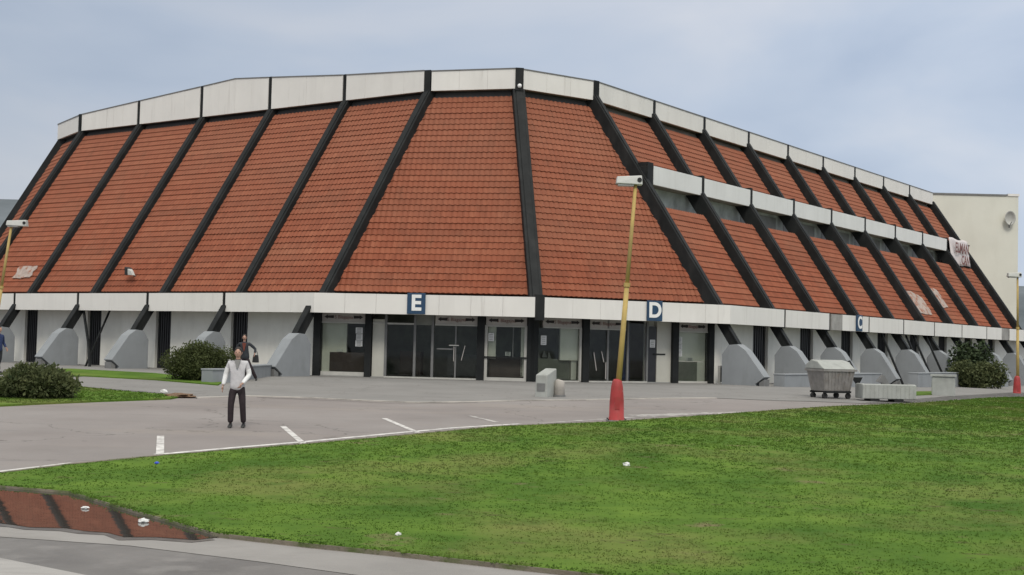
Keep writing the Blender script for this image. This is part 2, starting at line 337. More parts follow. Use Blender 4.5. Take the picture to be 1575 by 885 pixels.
# road side: pavement strip, wet gutter, road
pv_up = gpl([(-250, 790), (0, 803), (100, 812), (190, 822), (300, 829)]) + gpl([(330, 829), (480, 846), (600, 858), (850, 886), (1200, 926), (1800, 1001)])
pv_lo = gpl([(-250, 815), (0, 827), (200, 841), (400, 866), (560, 888), (900, 935), (1500, 1020)])
wt_lo = gpl([(-250, 842), (0, 859), (130, 885), (400, 935), (1200, 1060)])
full = gpl([(-600, 700), (-300, 735)]) 
drape('pavement', pv_up + pv_lo[::-1], M['pave'], .008, kind='structure')
drape('gutter', pv_lo + wt_lo[::-1], M['wet'], .004, kind='structure')
drape('road', [wt_lo[0]] + wt_lo[1:] + [Vector((40, 5, 0)), Vector((40, -30, 0)), Vector((-40, -30, 0)), Vector((-40, 14, 0))], M['road'], .004, kind='structure')
pud = gpl([(-260, 733), (-120, 745), (0, 750), (60, 755), (108, 759), (150, 771), (200, 787), (250, 801), (338, 828), (300, 832), (240, 829), (190, 826), (100, 816), (45, 813), (0, 806), (-120, 800), (-260, 790)])
import random as _r; _q = _r.Random(3)
fine_p = []
for a, b in zip(pud, pud[1:]+pud[:1]):
    n_ = max(1, int((b-a).length/.25))
    for i in range(n_):
        q = a.lerp(b, i/n_); fine_p.append(Vector((q.x + _q.gauss(0, .02), q.y + _q.gauss(0, .045), 0)))
pud = fine_p
cp_ = sum(pud, Vector())/len(pud)
drape('wet_silt', [p + (Vector((0, -.13-.1*_q.random(), 0)) if p.y < cp_.y + .35*(1 if p.x < -4 else 0) else Vector((0, .08, 0))) for p in pud], M['silt'], .012, kind='structure')
drape('puddle', pud, M['water'], .016, kind='structure')
# painted marks
ribbon('edge_line', gpl([(-60, 735), (0, 726), (60, 719), (112, 713)]), .16, M['paint'], .006, kind='structure')
ribbon('edge_line', gpl([(240, 700), (340, 691), (470, 680), (600, 667.5), (700, 658.5), (800, 652.5)]), .17, M['paint'], .006, kind='structure')
ribbon('edge_line', gpl([(830, 652), (960, 643), (1100, 636), (1150, 633.5)]), .2, M['paintworn'], .006, kind='structure')
ribbon('speckled_paint', gpl([(975, 640), (1000, 639), (1105, 636)]), .5, M['paintworn'], .008, kind='structure')
for i, (a, b) in enumerate([((247, 671), (246, 700)), ((435, 656), (468, 684)), ((591, 644), (643, 666)), ((722, 640), (765, 650))]):
    ribbon('parking_line', gpl([a, b]), .13 if i else .14, M['paint'] if i < 3 else M['paintworn'], .006, kind='structure')
# plaza in front of the entrances and the kerb that edges it
pl_edge = gpl([(-150, 592), (110, 594), (240, 605), (300, 613), (380, 610), (480, 613), (560, 617), (640, 620), (730, 619), (800, 617), (900, 616), (1000, 614), (1100, 613), (1200, 617), (1320, 621), (1440, 612), (1560, 604)])
drape('plaza', pl_edge + [Vector((75, 85, 0)), Vector((75, 140, 0)), Vector((-60, 140, 0)), Vector((-60, 60, 0))], M['plaza'], .012, kind='structure')
ribbon('plaza_kerb', pl_edge[3:13], .2, M['pale_kerb'], .03, .03, kind='structure')
ribbon('asphalt_seam', gpl([(395, 612), (470, 615), (560, 619), (620, 622), (680, 621), (735, 620)]), .07, M['tar'], .02, kind='structure')
# grass island at left, grass strip under the buttresses
isl = gpl([(-260, 612), (-60, 596), (40, 593), (112, 596), (180, 603), (240, 608), (283, 611), (262, 615), (150, 619), (60, 623), (0, 626), (-260, 640)])
drape('grass_island', isl, M['grass'], .05, kind='structure')
drape('grass_strip', gpl([(90, 581), (130, 580), (240, 586), (335, 594), (345, 588), (240, 576), (110, 569), (60, 569)]), M['grass'], .05, kind='structure')
drape('grass_patch', gpl([(1395, 611), (1465, 607), (1468, 603), (1395, 604)]), M['grass'], .05, kind='structure')

# ------------------------------------------------------------------ the hall
HX, HY, HT = -27.9425, 69.5706, -0.6179
S1, S2, CC, CE, DD, ET, HB, HTOP = 5.0, 5.4114, 11.5609, 3.9638, 6.3487, 7.7488, 3.5, 12.85
hall = empty('sports_hall', (HX, HY, 0), HT, label='large sports hall with sloping red tiled walls, black ribs and white parapet', cat='sports hall')
def V3(u, v, z): return Vector((u, v, z))
UR = 25+CC
# base and top points, in order from the rear left corner round to the right facade
LB = [V3(5*k, 0, HB) for k in range(6)]; LT = [V3(5*k, DD, HTOP) for k in range(6)]
CB, CT = V3(UR-CE, CE, HB), V3(UR-ET, ET, HTOP)
RB = [V3(UR, CC+k*S2, HB) for k in range(10)]; RT = [V3(UR-DD, CC+k*S2, HTOP) for k in range(10)]
C2B, C2T = V3(-(CC-CE), CE, HB), V3(-(CC-ET), ET, HTOP)
SB = [V3(-CC, CC+k*S2, HB) for k in range(10)]; ST = [V3(-(CC-DD), CC+k*S2, HTOP) for k in range(10)]
rnd = random.Random(5)
def lerp(a, b, t): return a + (b-a)*t
def tiles(Ab, Bb, At, Bt, t0=0., t1=1., rows=34, pitch=.24, parent=hall, fine=True, sub=4):
    """stepped rows of ribbed clay tiles over the quad Ab Bb (eave) At Bt (ridge)"""
    ed = (Bb-Ab).normalized(); n = (Bb-Ab).cross((At+Bt)/2-(Ab+Bb)/2).normalized()
    if n.z < 0: n = -n
    vs, fs, tone = [], [], []
    r0, r1 = int(round(t0*rows)), int(round(t1*rows))
    for j in range(r0, r1):
        ta, tb = j/rows, (j+1)/rows
        La, Ra, Lb, Rb = lerp(Ab, At, ta), lerp(Bb, Bt, ta), lerp(Ab, At, tb), lerp(Bb, Bt, tb)
        sla, sra, slb, srb = [(q-Ab).dot(ed) for q in (La, Ra, Lb, Rb)]
        lo, hi = max(sla, slb), min(sra, srb)
        q = pitch/sub; ks = list(range(int(math.ceil((lo+.01)/q)), int(math.floor((hi-.01)/q))+1))
        A, B = [(sla, 0)], [(slb, 0)]
        for k in ks: A.append((k*q, k)); B.append((k*q, k))
        A.append((sra, 0)); B.append((srb, 0))
        base = len(vs); wob = rnd.uniform(-.006, .006)
        m = len(A)
        for (lst, Lp, Rp, s0, s1, h) in ((A, La, Ra, sla, sra, .0), (A, La, Ra, sla, sra, .052), (B, Lb, Rb, slb, srb, .012)):
            for s, k in lst:
                p = lerp(Lp, Rp, (s-s0)/(s1-s0))
                prof = [.05, .028, 0, .028][k % 4] if sub == 4 else .0
                vs.append(tuple(p + n*(h + prof*(1 if h else .3) + wob)))
        rt = rnd.gauss(0, .1)
        cur = None; tv = .5
        for i in range(m-1):
            kk = (A[i][1])//sub
            if kk != cur: cur = kk; tv = min(1, max(0, .5 + rt + rnd.gauss(0, .09)))
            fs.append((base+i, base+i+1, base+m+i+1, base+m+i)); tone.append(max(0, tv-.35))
            fs.append((base+m+i, base+m+i+1, base+2*m+i+1, base+2*m+i)); tone.append(tv)
    me = bpy.data.meshes.new('roof_panel'); me.from_pydata(vs, [], fs); me.materials.append(M['tile'])
    a = me.attributes.new('tone', 'FLOAT', 'FACE'); a.data.foreach_set('value', tone)
    o = bpy.data.objects.new('roof_panel', me); COL.objects.link(o); o.parent = parent
    return o
def slab(name, a, b, c, d, th, m, parent=hall):
    """thin solid below the quad abcd"""
    n = (b-a).cross(d-a).normalized()
    if n.z < 0: n = -n
    bm = BM(); hexa(bm, [a-n*th, b-n*th, c-n*th, d-n*th], [a, b, c, d]); return obj(name, bm, m, parent)
T_TOP = .962
def bay(Ab, Bb, At, Bt, **k):
    tiles(Ab, Bb, At, Bt, .0, T_TOP, **k)
    slab('eave_shade_board', lerp(Ab, At, T_TOP-.02), lerp(Bb, Bt, T_TOP-.02), Bt, At, .2, M['soffit'])  # dark strip under the parapet; the shadow band there is put into its colour
for k in range(5): bay(LB[k], LB[k+1], LT[k], LT[k+1])
bay(LB[5], CB, LT[5], CT); bay(CB, RB[0], CT, RT[0])
bay(C2B, LB[0], C2T, LT[0]); bay(SB[0], C2B, ST[0], C2T)
for k in range(9): bay(SB[k+1], SB[k], ST[k+1], ST[k], sub=1, pitch=1.)
# right facade: two tiers either side of the gallery
GAL_IN, GZ0, GZ1 = 3.15, 8.9, 9.75
def tz(z): return (z-HB)/(HTOP-HB)
for k in range(9):
    tiles(RB[k], RB[k+1], RT[k], RT[k+1], 0, tz(7.85)); tiles(RB[k], RB[k+1], RT[k], RT[k+1], tz(9.7), T_TOP)
    slab('eave_shade_board', lerp(RB[k], RT[k], T_TOP-.02), lerp(RB[k+1], RT[k+1], T_TOP-.02), RT[k+1], RT[k], .2, M['under'])
    v0, v1 = CC+k*S2, CC+(k+1)*S2; gi = UR-GAL_IN
    bm = BM(); box(bm, gi-1.9, gi-.02, v0, v1, GZ1-.12, GZ1-.03); obj('gallery_deck', bm, M['soffit'], hall)
    bm = BM(); box(bm, gi-1.3, gi-.02, v0, v1, GZ0+.02, GZ0+.08); obj('gallery_soffit', bm, M['under'], hall)
    bm = BM(); box(bm, gi-.95, gi-.85, v0, v1, 7.45, GZ0+.02); gw = obj('gallery_wall', bm, M['recess'], hall)
    if k > 1:
        bm = BM(); box(bm, gi-.85, gi-.83, v0+.5, v1-.5, 8.15, 8.78); obj('gallery_window', bm, M['frame'], gw)
    bm = BM(); box(bm, gi-.86, gi+.12, v0, v1, 7.66, 7.78); obj('gallery_sill', bm, M['pframe'], hall)
# solid core so no light leaks through
bm = BM()
ringb = [LB[0]] + [LB[5], CB, RB[0], RB[9]] + [V3(UR-CC, RB[9].y+CC, HB), V3(0, RB[9].y+CC, HB), SB[9], SB[0], C2B]
ringt = [LT[0]] + [LT[5], CT, RT[0], RT[9]] + [V3(UR-CC-0, RT[9].y+CC-DD, HTOP), V3(0, RT[9].y+CC-DD, HTOP), ST[9], ST[0], C2T]
cen = V3(12, 35, 0)
def shrink(p, q):
    d = Vector((p.x-cen.x, p.y-cen.y, 0)).normalized(); return p - d*q
inb = [shrink(p, 1.8)+Vector((0, 0, -.3)) for p in ringb]; intp = [shrink(p, 1.6)+Vector((0, 0, .2)) for p in ringt]
hexa(bm, inb, intp); obj('inner_shell', bm, M['soffit'], hall)
# far end slopes (behind)
for a, b, c, d in ((ringb[4], ringb[5], ringt[5], ringt[4]), (ringb[5], ringb[6], ringt[6], ringt[5]), (ringb[6], ringb[7], ringt[7], ringt[6])):
    tiles(b, a, c, d, sub=1, pitch=1.)

# ribs ---------------------------------------------------------------
def rib(B, T, out, lowz, wd=.45, dp=.5, name='rib', up=.06, sh=0.):
    foot = lowz < 2; low0 = lowz; lowz = 2.72 if foot else lowz
    d = (T-B)/(T.z-B.z)
    lo = B + d*(lowz-B.z)
    side = Vector((-out.y, out.x, 0))
    n = (T-B).cross(side).normalized()
    if n.z < 0: n = -n
    bm = BM(); beam(bm, lo + n*up, T + n*up, side, wd, dp)
    # twin steel look: a raised flange along the top face
    beam(bm, lo + n*(up+dp/2+.02), T + n*(up+dp/2+.02), side, wd*.55, .05)
    o = obj(name, bm, M['rib'], hall)
    if foot:
        l2 = B + d*(low0-B.z) + out*sh; lo = lo + out*sh; bm = BM(); beam(bm, l2 + n*.1, lo + n*.1, side, .2, .3); beam(bm, l2 + n*.27, lo + n*.27, side, .3, .05); beam(bm, l2 - n*.07, lo - n*.07, side, .3, .05); obj('strut', bm, M['rib'], o)
    return bevel(o, .015)
oL, oR, oS = Vector((0, -1, 0)), Vector((1, 0, 0)), Vector((-1, 0, 0))
oC = Vector((1, -1, 0)).normalized(); oC2 = Vector((-1, -1, 0)).normalized()
for k in range(6): rib(LB[k], LT[k], oL, 1.3, sh=.42)
rib(CB, CT, oC, 3.0, .55); rib(C2B, C2T, oC2, 1.7, .55)
for k in range(10): rib(RB[k], RT[k], oR, 1.3, .5, .72, up=.12)
for k in range(10): rib(SB[k], ST[k], oS, 1.3)

# buttresses -----------------------------------------------------------
def buttress(P, out, wd=.5, g=0., s=1., sh=0.):
    P = P + out*sh
    side = Vector((-out.y, out.x, 0)); base = Vector((P.x, P.y, 0))
    poly = [(.85, -1.2), (2.6, -1.2), (2.42, .1+g), (2.82, .4+g), (1.93, 1.5), (1.55, 1.74), (1.15, 1.7), (.85, 1.3)]
    f = lambda q: (lambda o, z: base + out*(o*s) + side*q + Vector((0, 0, z)))
    bm = BM(); prism(bm, poly, f(-wd/2), f(wd/2)); o = obj('buttress', bm, M['conc'], hall); bevel(o, .006, 1)
    bm = BM(); prism(bm, [(2.57, -.3+g), (2.8, -.3+g), (2.8, .3+g), (2.57, .16+g)], f(-wd/2+.06), f(wd/2-.06)); obj('buttress_foot', bm, M['frame'], o)
    return o
for k in range(6): buttress(LB[k], oL, .55, sh=.42)
def world(p): return Matrix.Translation((HX, HY, 0)) @ Matrix.Rotation(HT, 4, 'Z') @ Vector(p)
for k in range(10):
    q = world(RB[k]+oR*3); buttress(RB[k], oR, .62, min(0, gz(q.x, q.y)))
buttress(C2B, oC2, .62); 

# walls at ground level -------------------------------------------------
def wallseg(a, b, z0, z1, th, m, name='wall', parent=hall):
    a, b = Vector(a), Vector(b); d = (b-a).normalized(); n = Vector((d.y, -d.x, 0))
    bm = BM(); hexa(bm, [Vector((p.x, p.y, z0)) for p in (a, b, b-n*th, a-n*th)], [Vector((p.x, p.y, z1)) for p in (a, b, b-n*th, a-n*th)])
    return obj(name, bm, m, parent)
def doorleaf(a, b, z1=2.75, z0=-1.):
    a, b = Vector(a), Vector(b); d = (b-a).normalized(); n = Vector((d.y, -d.x, 0)); ln = (b-a).length
    o = wallseg(a-n*.14, b-n*.14, z0, z1, .08, M['door'], 'door')
    bm = BM()
    for i in range(1, 7):
        q = a + d*ln*i/7 - n*.14; beam(bm, Vector((q.x, q.y, z0)), Vector((q.x, q.y, z1)), d, .035, .06)
    obj('door_slat', bm, M['rib'], o)
    return o
# left facade
edges = []
for k in range(-0, 5):
    c = 5*k - .28
    doorleaf((c-.52, 0, 0), (c+.52, 0, 0)); edges.append((c-.52, c+.52))
x = -3.0
wallseg((-7.5, 3.9, 0), (-.0-.8, 0, 0), -1, 3.4, .3, M['wall'])
for a, b in edges: 
    if a > x+1.9: wallseg((max(x, -.8), 0, 0), (a, 0, 0), -1, 3.4, .3, M['wall'])
    wallseg((a, 0, 0), (b, 0, 0), 2.75, 3.4, .3, M['wall'], 'wall'); x = b
wallseg((x, 0, 0), (24.25, 0, 0), -1, 3.4, .3, M['wall'])
# right facade
x = CC+.55
for k in range(1, 10):
    c = CC + k*S2 - .05
    if k < 9:
        doorleaf((UR, c-.8, 0), (UR, c+.85, 0))
        wallseg((UR, x, 0), (UR, c-.8, 0), -1.2, 3.4, .3, M['wall']); wallseg((UR, c-.8, 0), (UR, c+.85, 0), 2.75, 3.4, .3, M['wall']); x = c+.85
wallseg((UR, x, 0), (UR, CC+10.5*S2, 0), -1.4, 3.4, .3, M['wall'])
wallseg((-CC, CC+9*S2, 0), (-CC, CC, 0), -1, 3.4, .3, M['wall']); wallseg((-CC, CC, 0), (-7.6, 3.96, 0), -1, 3.4, .3, M['wall'])

# fascia ------------------------------------------------------------------
FO = 1.2; FZ0, FZ1 = 2.6, 3.4
def isect(p, d, q, e):
    den = d.x*e.y - d.y*e.x; t = ((q.x-p.x)*e.y - (q.y-p.y)*e.x)/den; return p + d*t
def offs(pts, o):
    """offset an open polyline outward (outline runs with the building on its left)"""
    ln = []
    for a, b in zip(pts, pts[1:]):
        d = (b-a); d.z = 0; d.normalize(); n = Vector((d.y, -d.x, 0)); ln.append((a + n*o, d))
    out = [ln[0][0]]
    for (p, d), (q, e) in zip(ln, ln[1:]): out.append(isect(p, d, q, e))
    d = ln[-1][1]; n = Vector((d.y, -d.x, 0)); out.append(pts[-1] + n*o)
    return out
prof = [SB[0], C2B, LB[0], LB[5], CB, RB[0], V3(UR, CC+10.6*S2, HB)]
FR = [Vector((p.x, p.y, 0)) for p in offs([p.copy() for p in prof], FO)]
f_r0, f_c2, f_l0, f_l5, f_c, f_rr, f_end = FR
def fpan(a, b, z0=FZ0, z1=FZ1, name='fascia_panel', m=None, step=1.28, th=.12, ztop=None, gap=.008, cap=True, parent=hall):
    a, b = Vector(a), Vector(b); d = (b-a).normalized(); n = Vector((d.y, -d.x, 0)); ln = (b-a).length
    k = max(1, round(ln/step)); bm = BM(); zt = ztop or (lambda s: z1)
    for i in range(k):
        s0, s1 = ln*i/k + gap/2, ln*(i+1)/k - gap/2; p, q = a+d*s0, a+d*s1
        jj = rnd.uniform(-.002, .002)
        hexa(bm, [Vector((r.x, r.y, z0)) for r in (p+n*jj, q+n*jj, q-n*th, p-n*th)],
             [Vector((r.x, r.y, zz)) for r, zz in ((p+n*jj, zt(s0)), (q+n*jj, zt(s1)), (q-n*th, zt(s1)), (p-n*th, zt(s0)))])
    o = obj(name, bm, m or M['panel'], parent)
    if cap:
        bm = BM()
        for i in range(k):
            s0, s1 = ln*i/k, ln*(i+1)/k; p, q = a+d*s0, a+d*s1
            hexa(bm, [Vector((r.x, r.y, zz+.004)) for r, zz in ((p+n*.03, zt(s0)), (q+n*.03, zt(s1)), (q-n*(th+.03), zt(s1)), (p-n*(th+.03), zt(s0)))],
                 [Vector((r.x, r.y, zz+.05)) for r, zz in ((p+n*.03, zt(s0)), (q+n*.03, zt(s1)), (q-n*(th+.03), zt(s1)), (p-n*(th+.03), zt(s0)))])
        obj('capping', bm, M['frame'], o)
    bm = BM(); hexa(bm, [Vector((r.x, r.y, z0+.03)) for r in (a-n*(th+.01), b-n*(th+.01), b-n*(th+.05), a-n*(th+.05))],
                    [Vector((r.x, r.y, zz-.03)) for r, zz in ((a-n*(th+.01), zt(0)), (b-n*(th+.01), zt(ln)), (b-n*(th+.05), zt(ln)), (a-n*(th+.05), zt(0)))])
    obj('backing', bm, M['frame'], o)
    return o
def post(p, out, z0, z1, wd=.17, dp=.16, proud=.03, name='panel_post'):
    side = Vector((-out.y, out.x, 0)); p = Vector((p.x, p.y, 0)); bm = BM()
    c = [p+out*proud+side*wd/2, p+out*proud-side*wd/2, p-out*(dp-proud)-side*wd/2, p-out*(dp-proud)+side*wd/2]
    hexa(bm, [Vector((q.x, q.y, z0)) for q in c], [Vector((q.x, q.y, z1)) for q in c])
    return obj(name, bm, M['rib'], hall)
G = .09
fpan(f_c2, f_l0 + Vector((-G, 0, 0)), cap=False); fpan(f_r0, f_c2, cap=False)
for k in range(4): fpan((5*k+G, -FO, 0), (5*(k+1)-G, -FO, 0), cap=False, step=2.4); post(V3(5*(k+1), -FO, 0), oL, FZ0-.05, FZ1+.02, proud=-.02)
post(V3(0, -FO, 0), oL, FZ0-.05, FZ1+.02, proud=-.02)
fpan((20+G, -FO, 0), f_l5, cap=False)
dC = (f_c-f_l5).normalized(); dD = (f_rr-f_c).normalized()
fpan(f_l5, f_c - dC*.2, cap=False); fpan(f_c + dD*.2, f_rr, cap=False)
post(f_c - oC*.05, oC, FZ0-.12, FZ1+.1, .38, .3, .0, 'corner_post')
fu = UR+FO
fpan(f_rr, (fu, CC+S2-G, 0), cap=False)
for k in range(1, 10):
    b = CC+(k+1)*S2-G if k < 9 else CC+10.6*S2
    a = CC+k*S2+G
    if k == 2:      # smoke-stained stretch
        fpan((fu, a+.1, 0), (fu, a+1.55, 0), m=M['stain'], z1=FZ1-.01, cap=False, step=3)['label'] = 'grey soot-stained fascia panel'; fpan((fu, a+1.56, 0), (fu, b, 0), cap=False)
    elif k == 7:
        fpan((fu, a, 0), (fu, b-1.8, 0), cap=False); fpan((fu, b-1.79, 0), (fu, b, 0), m=M['stain'], cap=False, step=3)['label'] = 'grey soot-stained fascia panel'
    else: fpan((fu, a, 0), (fu, b, 0), cap=False)
    post(V3(fu, CC+k*S2, 0), oR, FZ0-.05, FZ1+.02, proud=-.02)
WR = [Vector((p.x, p.y, 0)) for p in prof]
for (a, b, c, d) in zip(FR, FR[1:], WR[1:], WR):
    bm = BM(); n_ = Vector((b-a)).normalized(); nn = Vector((n_.y, -n_.x, 0))
    q = [a-nn*.2, b-nn*.2, c-nn*(-.003), d-nn*(-.003)]
    hexa(bm, [Vector((r.x, r.y, FZ0+.05)) for r in q], [Vector((r.x, r.y, FZ0+.12)) for r in q]); obj('canopy_soffit', bm, M['soffit'], hall)
    bm = BM(); hexa(bm, [Vector((r.x, r.y, FZ1-.12)) for r in q], [Vector((r.x, r.y, FZ1-.05)) for r in q]); obj('canopy_deck', bm, M['frame'], hall)

# parapet -------------------------------------------------------------------
tprof = [ST[0], C2T, LT[0], LT[5], CT, RT[0], RT[9]]
PR = [Vector((p.x, p.y, 0)) for p in offs([p.copy() for p in tprof], .42)]
PZ = 12.88
gab = [13.78, 14.12, 14.45, 14.62, 14.45, 14.08, 13.8]; gu = [0, 5, 10, 12.5, 15, 20, 25]
def gtop(u):
    for i in range(6):
        if u <= gu[i+1]+1e-6: return gab[i] + (gab[i+1]-gab[i])*(u-gu[i])/(gu[i+1]-gu[i])
    return gab[-1]
pv = DD-.42
for k in range(5):
    a, b = 5*k+.12, 5*k+5-.12
    if k == 2:
        fpan((a, pv, 0), (12.5, pv, 0), PZ, 0, 'parapet_panel', ztop=lambda s, a=a: gtop(a+s)); fpan((12.5, pv, 0), (b, pv, 0), PZ, 0, 'parapet_panel', ztop=lambda s: gtop(12.5+s))
    else: fpan((a, pv, 0), (b, pv, 0), PZ, 0, 'parapet_panel', ztop=lambda s, a=a: gtop(a+s))
for k in range(1, 5): post(V3(5*k, pv, 0), oL, PZ-.1, gtop(5*k)+.06, .2, .3, -.02)
p_r0, p_c2, p_l0, p_l5, p_c, p_rr, p_end = PR
d1 = (p_c-p_l5).normalized(); d2 = (p_rr-p_c).normalized(); d3 = (p_l0-p_c2).normalized()
fpan(p_l5+d1*.2, p_c-d1*.17, PZ, 13.76, 'parapet_panel', cap=True); fpan(p_c+d2*.17, p_rr-d2*.16, PZ, 13.74, 'parapet_panel')
fpan(p_c2, p_l0-d3*.12, PZ, 13.76, 'parapet_panel'); fpan(p_r0, p_c2, PZ, 13.74, 'parapet_panel')
post(p_l5-oC*.02, (oL*2+oC).normalized(), PZ-.1, 13.84, .3, .3, 0, 'corner_post'); post(p_c, oC, PZ-.1, 13.80, .36, .3, .03, 'corner_post')
post(p_rr, (oR*2+oC).normalized(), PZ-.1, 13.80, .34, .3, .02, 'corner_post'); post(p_l0, oL, PZ-.1, 13.84, .2, .3, 0, 'corner_post')
pu = UR-DD+.42
for k in range(9):
    fpan((pu, CC+k*S2+.14, 0), (pu, CC+(k+1)*S2-.14, 0), PZ, 13.74, 'parapet_panel')
    if k: post(V3(pu, CC+k*S2, 0), oR, PZ-.08, 13.80, .24, .3, 0)
bm = BM(); pp = PR + [V3(25, CC+9*S2+CC-DD, 0), V3(0, CC+9*S2+CC-DD, 0), V3(-(CC-DD), CC+9*S2, 0)]
pps = [shrink(p, .3) for p in pp]
hexa(bm, [Vector((p.x, p.y, 13.0)) for p in pps], [Vector((p.x, p.y, 13.3)) for p in pps]); obj('flat_roof', bm, M['soffit'], hall)
TR = [Vector((p.x, p.y, 0)) for p in tprof]
for i, (a, b, c, d) in enumerate(zip(PR, PR[1:], TR[1:], TR)):
    n_ = Vector((b-a)).normalized(); nn = Vector((n_.y, -n_.x, 0)); bm = BM(); q = [a-nn*.19, b-nn*.19, c-nn*.5, d-nn*.5]
    hexa(bm, [Vector((r.x, r.y, PZ-.0)) for r in q], [Vector((r.x, r.y, PZ+.1)) for r in q]); obj('parapet_soffit', bm, M['under'] if i > 2 else M['soffit'], hall)

# gallery band -----------------------------------------------------------------
gi = UR-GAL_IN
for k in range(8): fpan((gi, CC+k*S2+(.55 if k == 0 else .14), 0), (gi, CC+(k+1)*S2-.14, 0), GZ0, GZ1, 'gallery_panel', m=M['panelm'], step=9, cap=False)
for k in range(9): post(V3(gi, CC+k*S2+(.25 if k == 0 else 0), 0), oR, GZ0-.1, GZ1+.12, .24 if k else .5, .9 if not k else .4, 0)

# small fittings -------------------------------------------------------------------
def wall_lamp(u, z=2.35):
    bm = BM(); beam(bm, (u, -.0, z+.1), (u, -.18, z+.1), (1, 0, 0), .05, .05); o = obj('wall_lamp', bm, M['rib'], hall)
    bm = BM(); hexa(bm, [(u-.09, -.3, z-.12), (u+.09, -.3, z-.12), (u+.09, -.1, z-.1), (u-.09, -.1, z-.1)], [(u-.11, -.26, z+.12), (u+.11, -.26, z+.12), (u+.11, -.12, z+.12), (u-.11, -.12, z+.12)])
    obj('lamp_housing', bm, M['rubber'], o)
for u in (3.2, 13.4): wall_lamp(u)
bm = BM(); beam(bm, (9.8+2.1, -2.2, -.3), (9.0+2.4, -.25, 3.0), (1, 0, 0), .07, .07); obj('drain_pipe', bm, M['rib'], hall)
for (u0, o0, z0, u1, o1, z1) in ((9.0, 2.9, -.1, 10.1, 1.0, 2.65), (12.4, 2.2, 0, 11.6, 1.7, 1.0), (11.6, 1.7, 1.0, 10.2, 1.0, 2.6)):
    bm = BM(); beam(bm, (u0, -o0, z0), (u1, -o1, z1), (1, 0, 0), .09, .09); obj('steel_strut', bm, M['rib'], hall)
for k, a in ((4, .9), (4, 2.2), (5, -1.), (3, 2.4)):
    v = CC+k*S2+a; bm = BM(); beam(bm, (UR+2.7, v-.9, -.5), (UR+.9, v+.2, 2.65), (0, 1, 0), .1, .1); obj('steel_strut', bm, M['rib'], hall)
bm = BM(); beam(bm, (UR-CE, CE, 0), (UR-CE, CE, 2.7), (1, 0, 0), .3, .3); obj('column', bm, M['rib'], hall)

# entrance glazing ------------------------------------------------------------------
class Seg:
    def __init__(s, a, b, name):
        s.a = Vector((a.x, a.y, 0)); s.b = Vector((b.x, b.y, 0)); s.d = (s.b-s.a).normalized(); s.n = Vector((s.d.y, -s.d.x, 0)); s.len = (s.b-s.a).length
    def P(s, x, dep, z): return s.a + s.d*x - s.n*dep + Vector((0, 0, z))
    def bx(s, name, x0, x1, z0, z1, d0, d1, m, parent=hall, **k):
        bm = BM(); hexa(bm, [s.P(x0, d0, z0), s.P(x1, d0, z0), s.P(x1, d1, z0), s.P(x0, d1, z0)], [s.P(x0, d0, z1), s.P(x1, d0, z1), s.P(x1, d1, z1), s.P(x0, d1, z1)])
        return obj(name, bm, m, parent, **k)
def text_mesh(body, size, m, name, mat4, parent, ext=.008, bold=0., **k):
    cu = bpy.data.curves.new('t', 'FONT'); cu.body = body; cu.size = size; cu.align_x = 'CENTER'; cu.align_y = 'CENTER'; cu.extrude = ext; cu.offset = bold
    t = bpy.data.objects.new('t', cu); COL.objects.link(t); dg = bpy.context.evaluated_depsgraph_get()
    me = bpy.data.meshes.new_from_object(t.evaluated_get(dg)); bpy.data.objects.remove(t)
    me.transform(mat4); me.materials.clear(); me.materials.append(m)
    o = bpy.data.objects.new(name, me); COL.objects.link(o)
    if parent: o.parent = parent
    return tag(o, **k)
def plane_m(o, xd, zd=Vector((0, 0, 1))):
    nn = xd.cross(zd); return Matrix(((xd.x, zd.x, nn.x, o.x), (xd.y, zd.y, nn.y, o.y), (xd.z, zd.z, nn.z, o.z), (0, 0, 0, 1)))
A_ = Seg(LB[5], CB, 'E'); B_ = Seg(CB, RB[0], 'D')
def header(sg, x0, x1, z0=2.26, z1=2.62, dep=.1):
    o = sg.bx('header_board', x0, x1, z0, z1, dep-.06, dep+.06, M['header'])
    sg.bx('header_rail', x0, x1, z0-.06, z0-.004, dep-.09, dep+.06, M['pframe'], o)
    for c in (x0+.3, x1-.3):
        bm = BM(); P = lambda x, z: sg.P(x, dep-.066, z); zc = (z0+z1)/2+.02; s = 1 if c < (x0+x1)/2 else -1
        pts = [(-.2, 0), (-.06, .09), (-.06, .045), (.2, .06), (.2, -.06), (-.06, -.045), (-.06, -.09)]
        vs = [bm.verts.new(P(c+s*x, zc+z)) for x, z in pts]; bm.faces.new(vs); r = bmesh.ops.extrude_face_region(bm, geom=bm.faces[:]); 
        for v in [g for g in r['geom'] if isinstance(g, bmesh.types.BMVert)]: v.co += sg.n*.006
        obj('arrow', bm, M['ink'], o)
    text_mesh('S Blagajna', .2, M['inkred'], 'lettering', plane_m(sg.P((x0+x1)/2, dep-.068, (z0+z1)/2+.01), sg.d), o, .003)
    return o
def column(sg, x, w=.3, z1=2.68): return sg.bx('column', x-w/2, x+w/2, -.6, z1, -.12, .2, M['rib'])
def glaze(sg, x0, x1, z0, z1, dep=.1): return sg.bx('glass_pane', x0, x1, z0, z1, dep-.006, dep+.006, M['glass'])
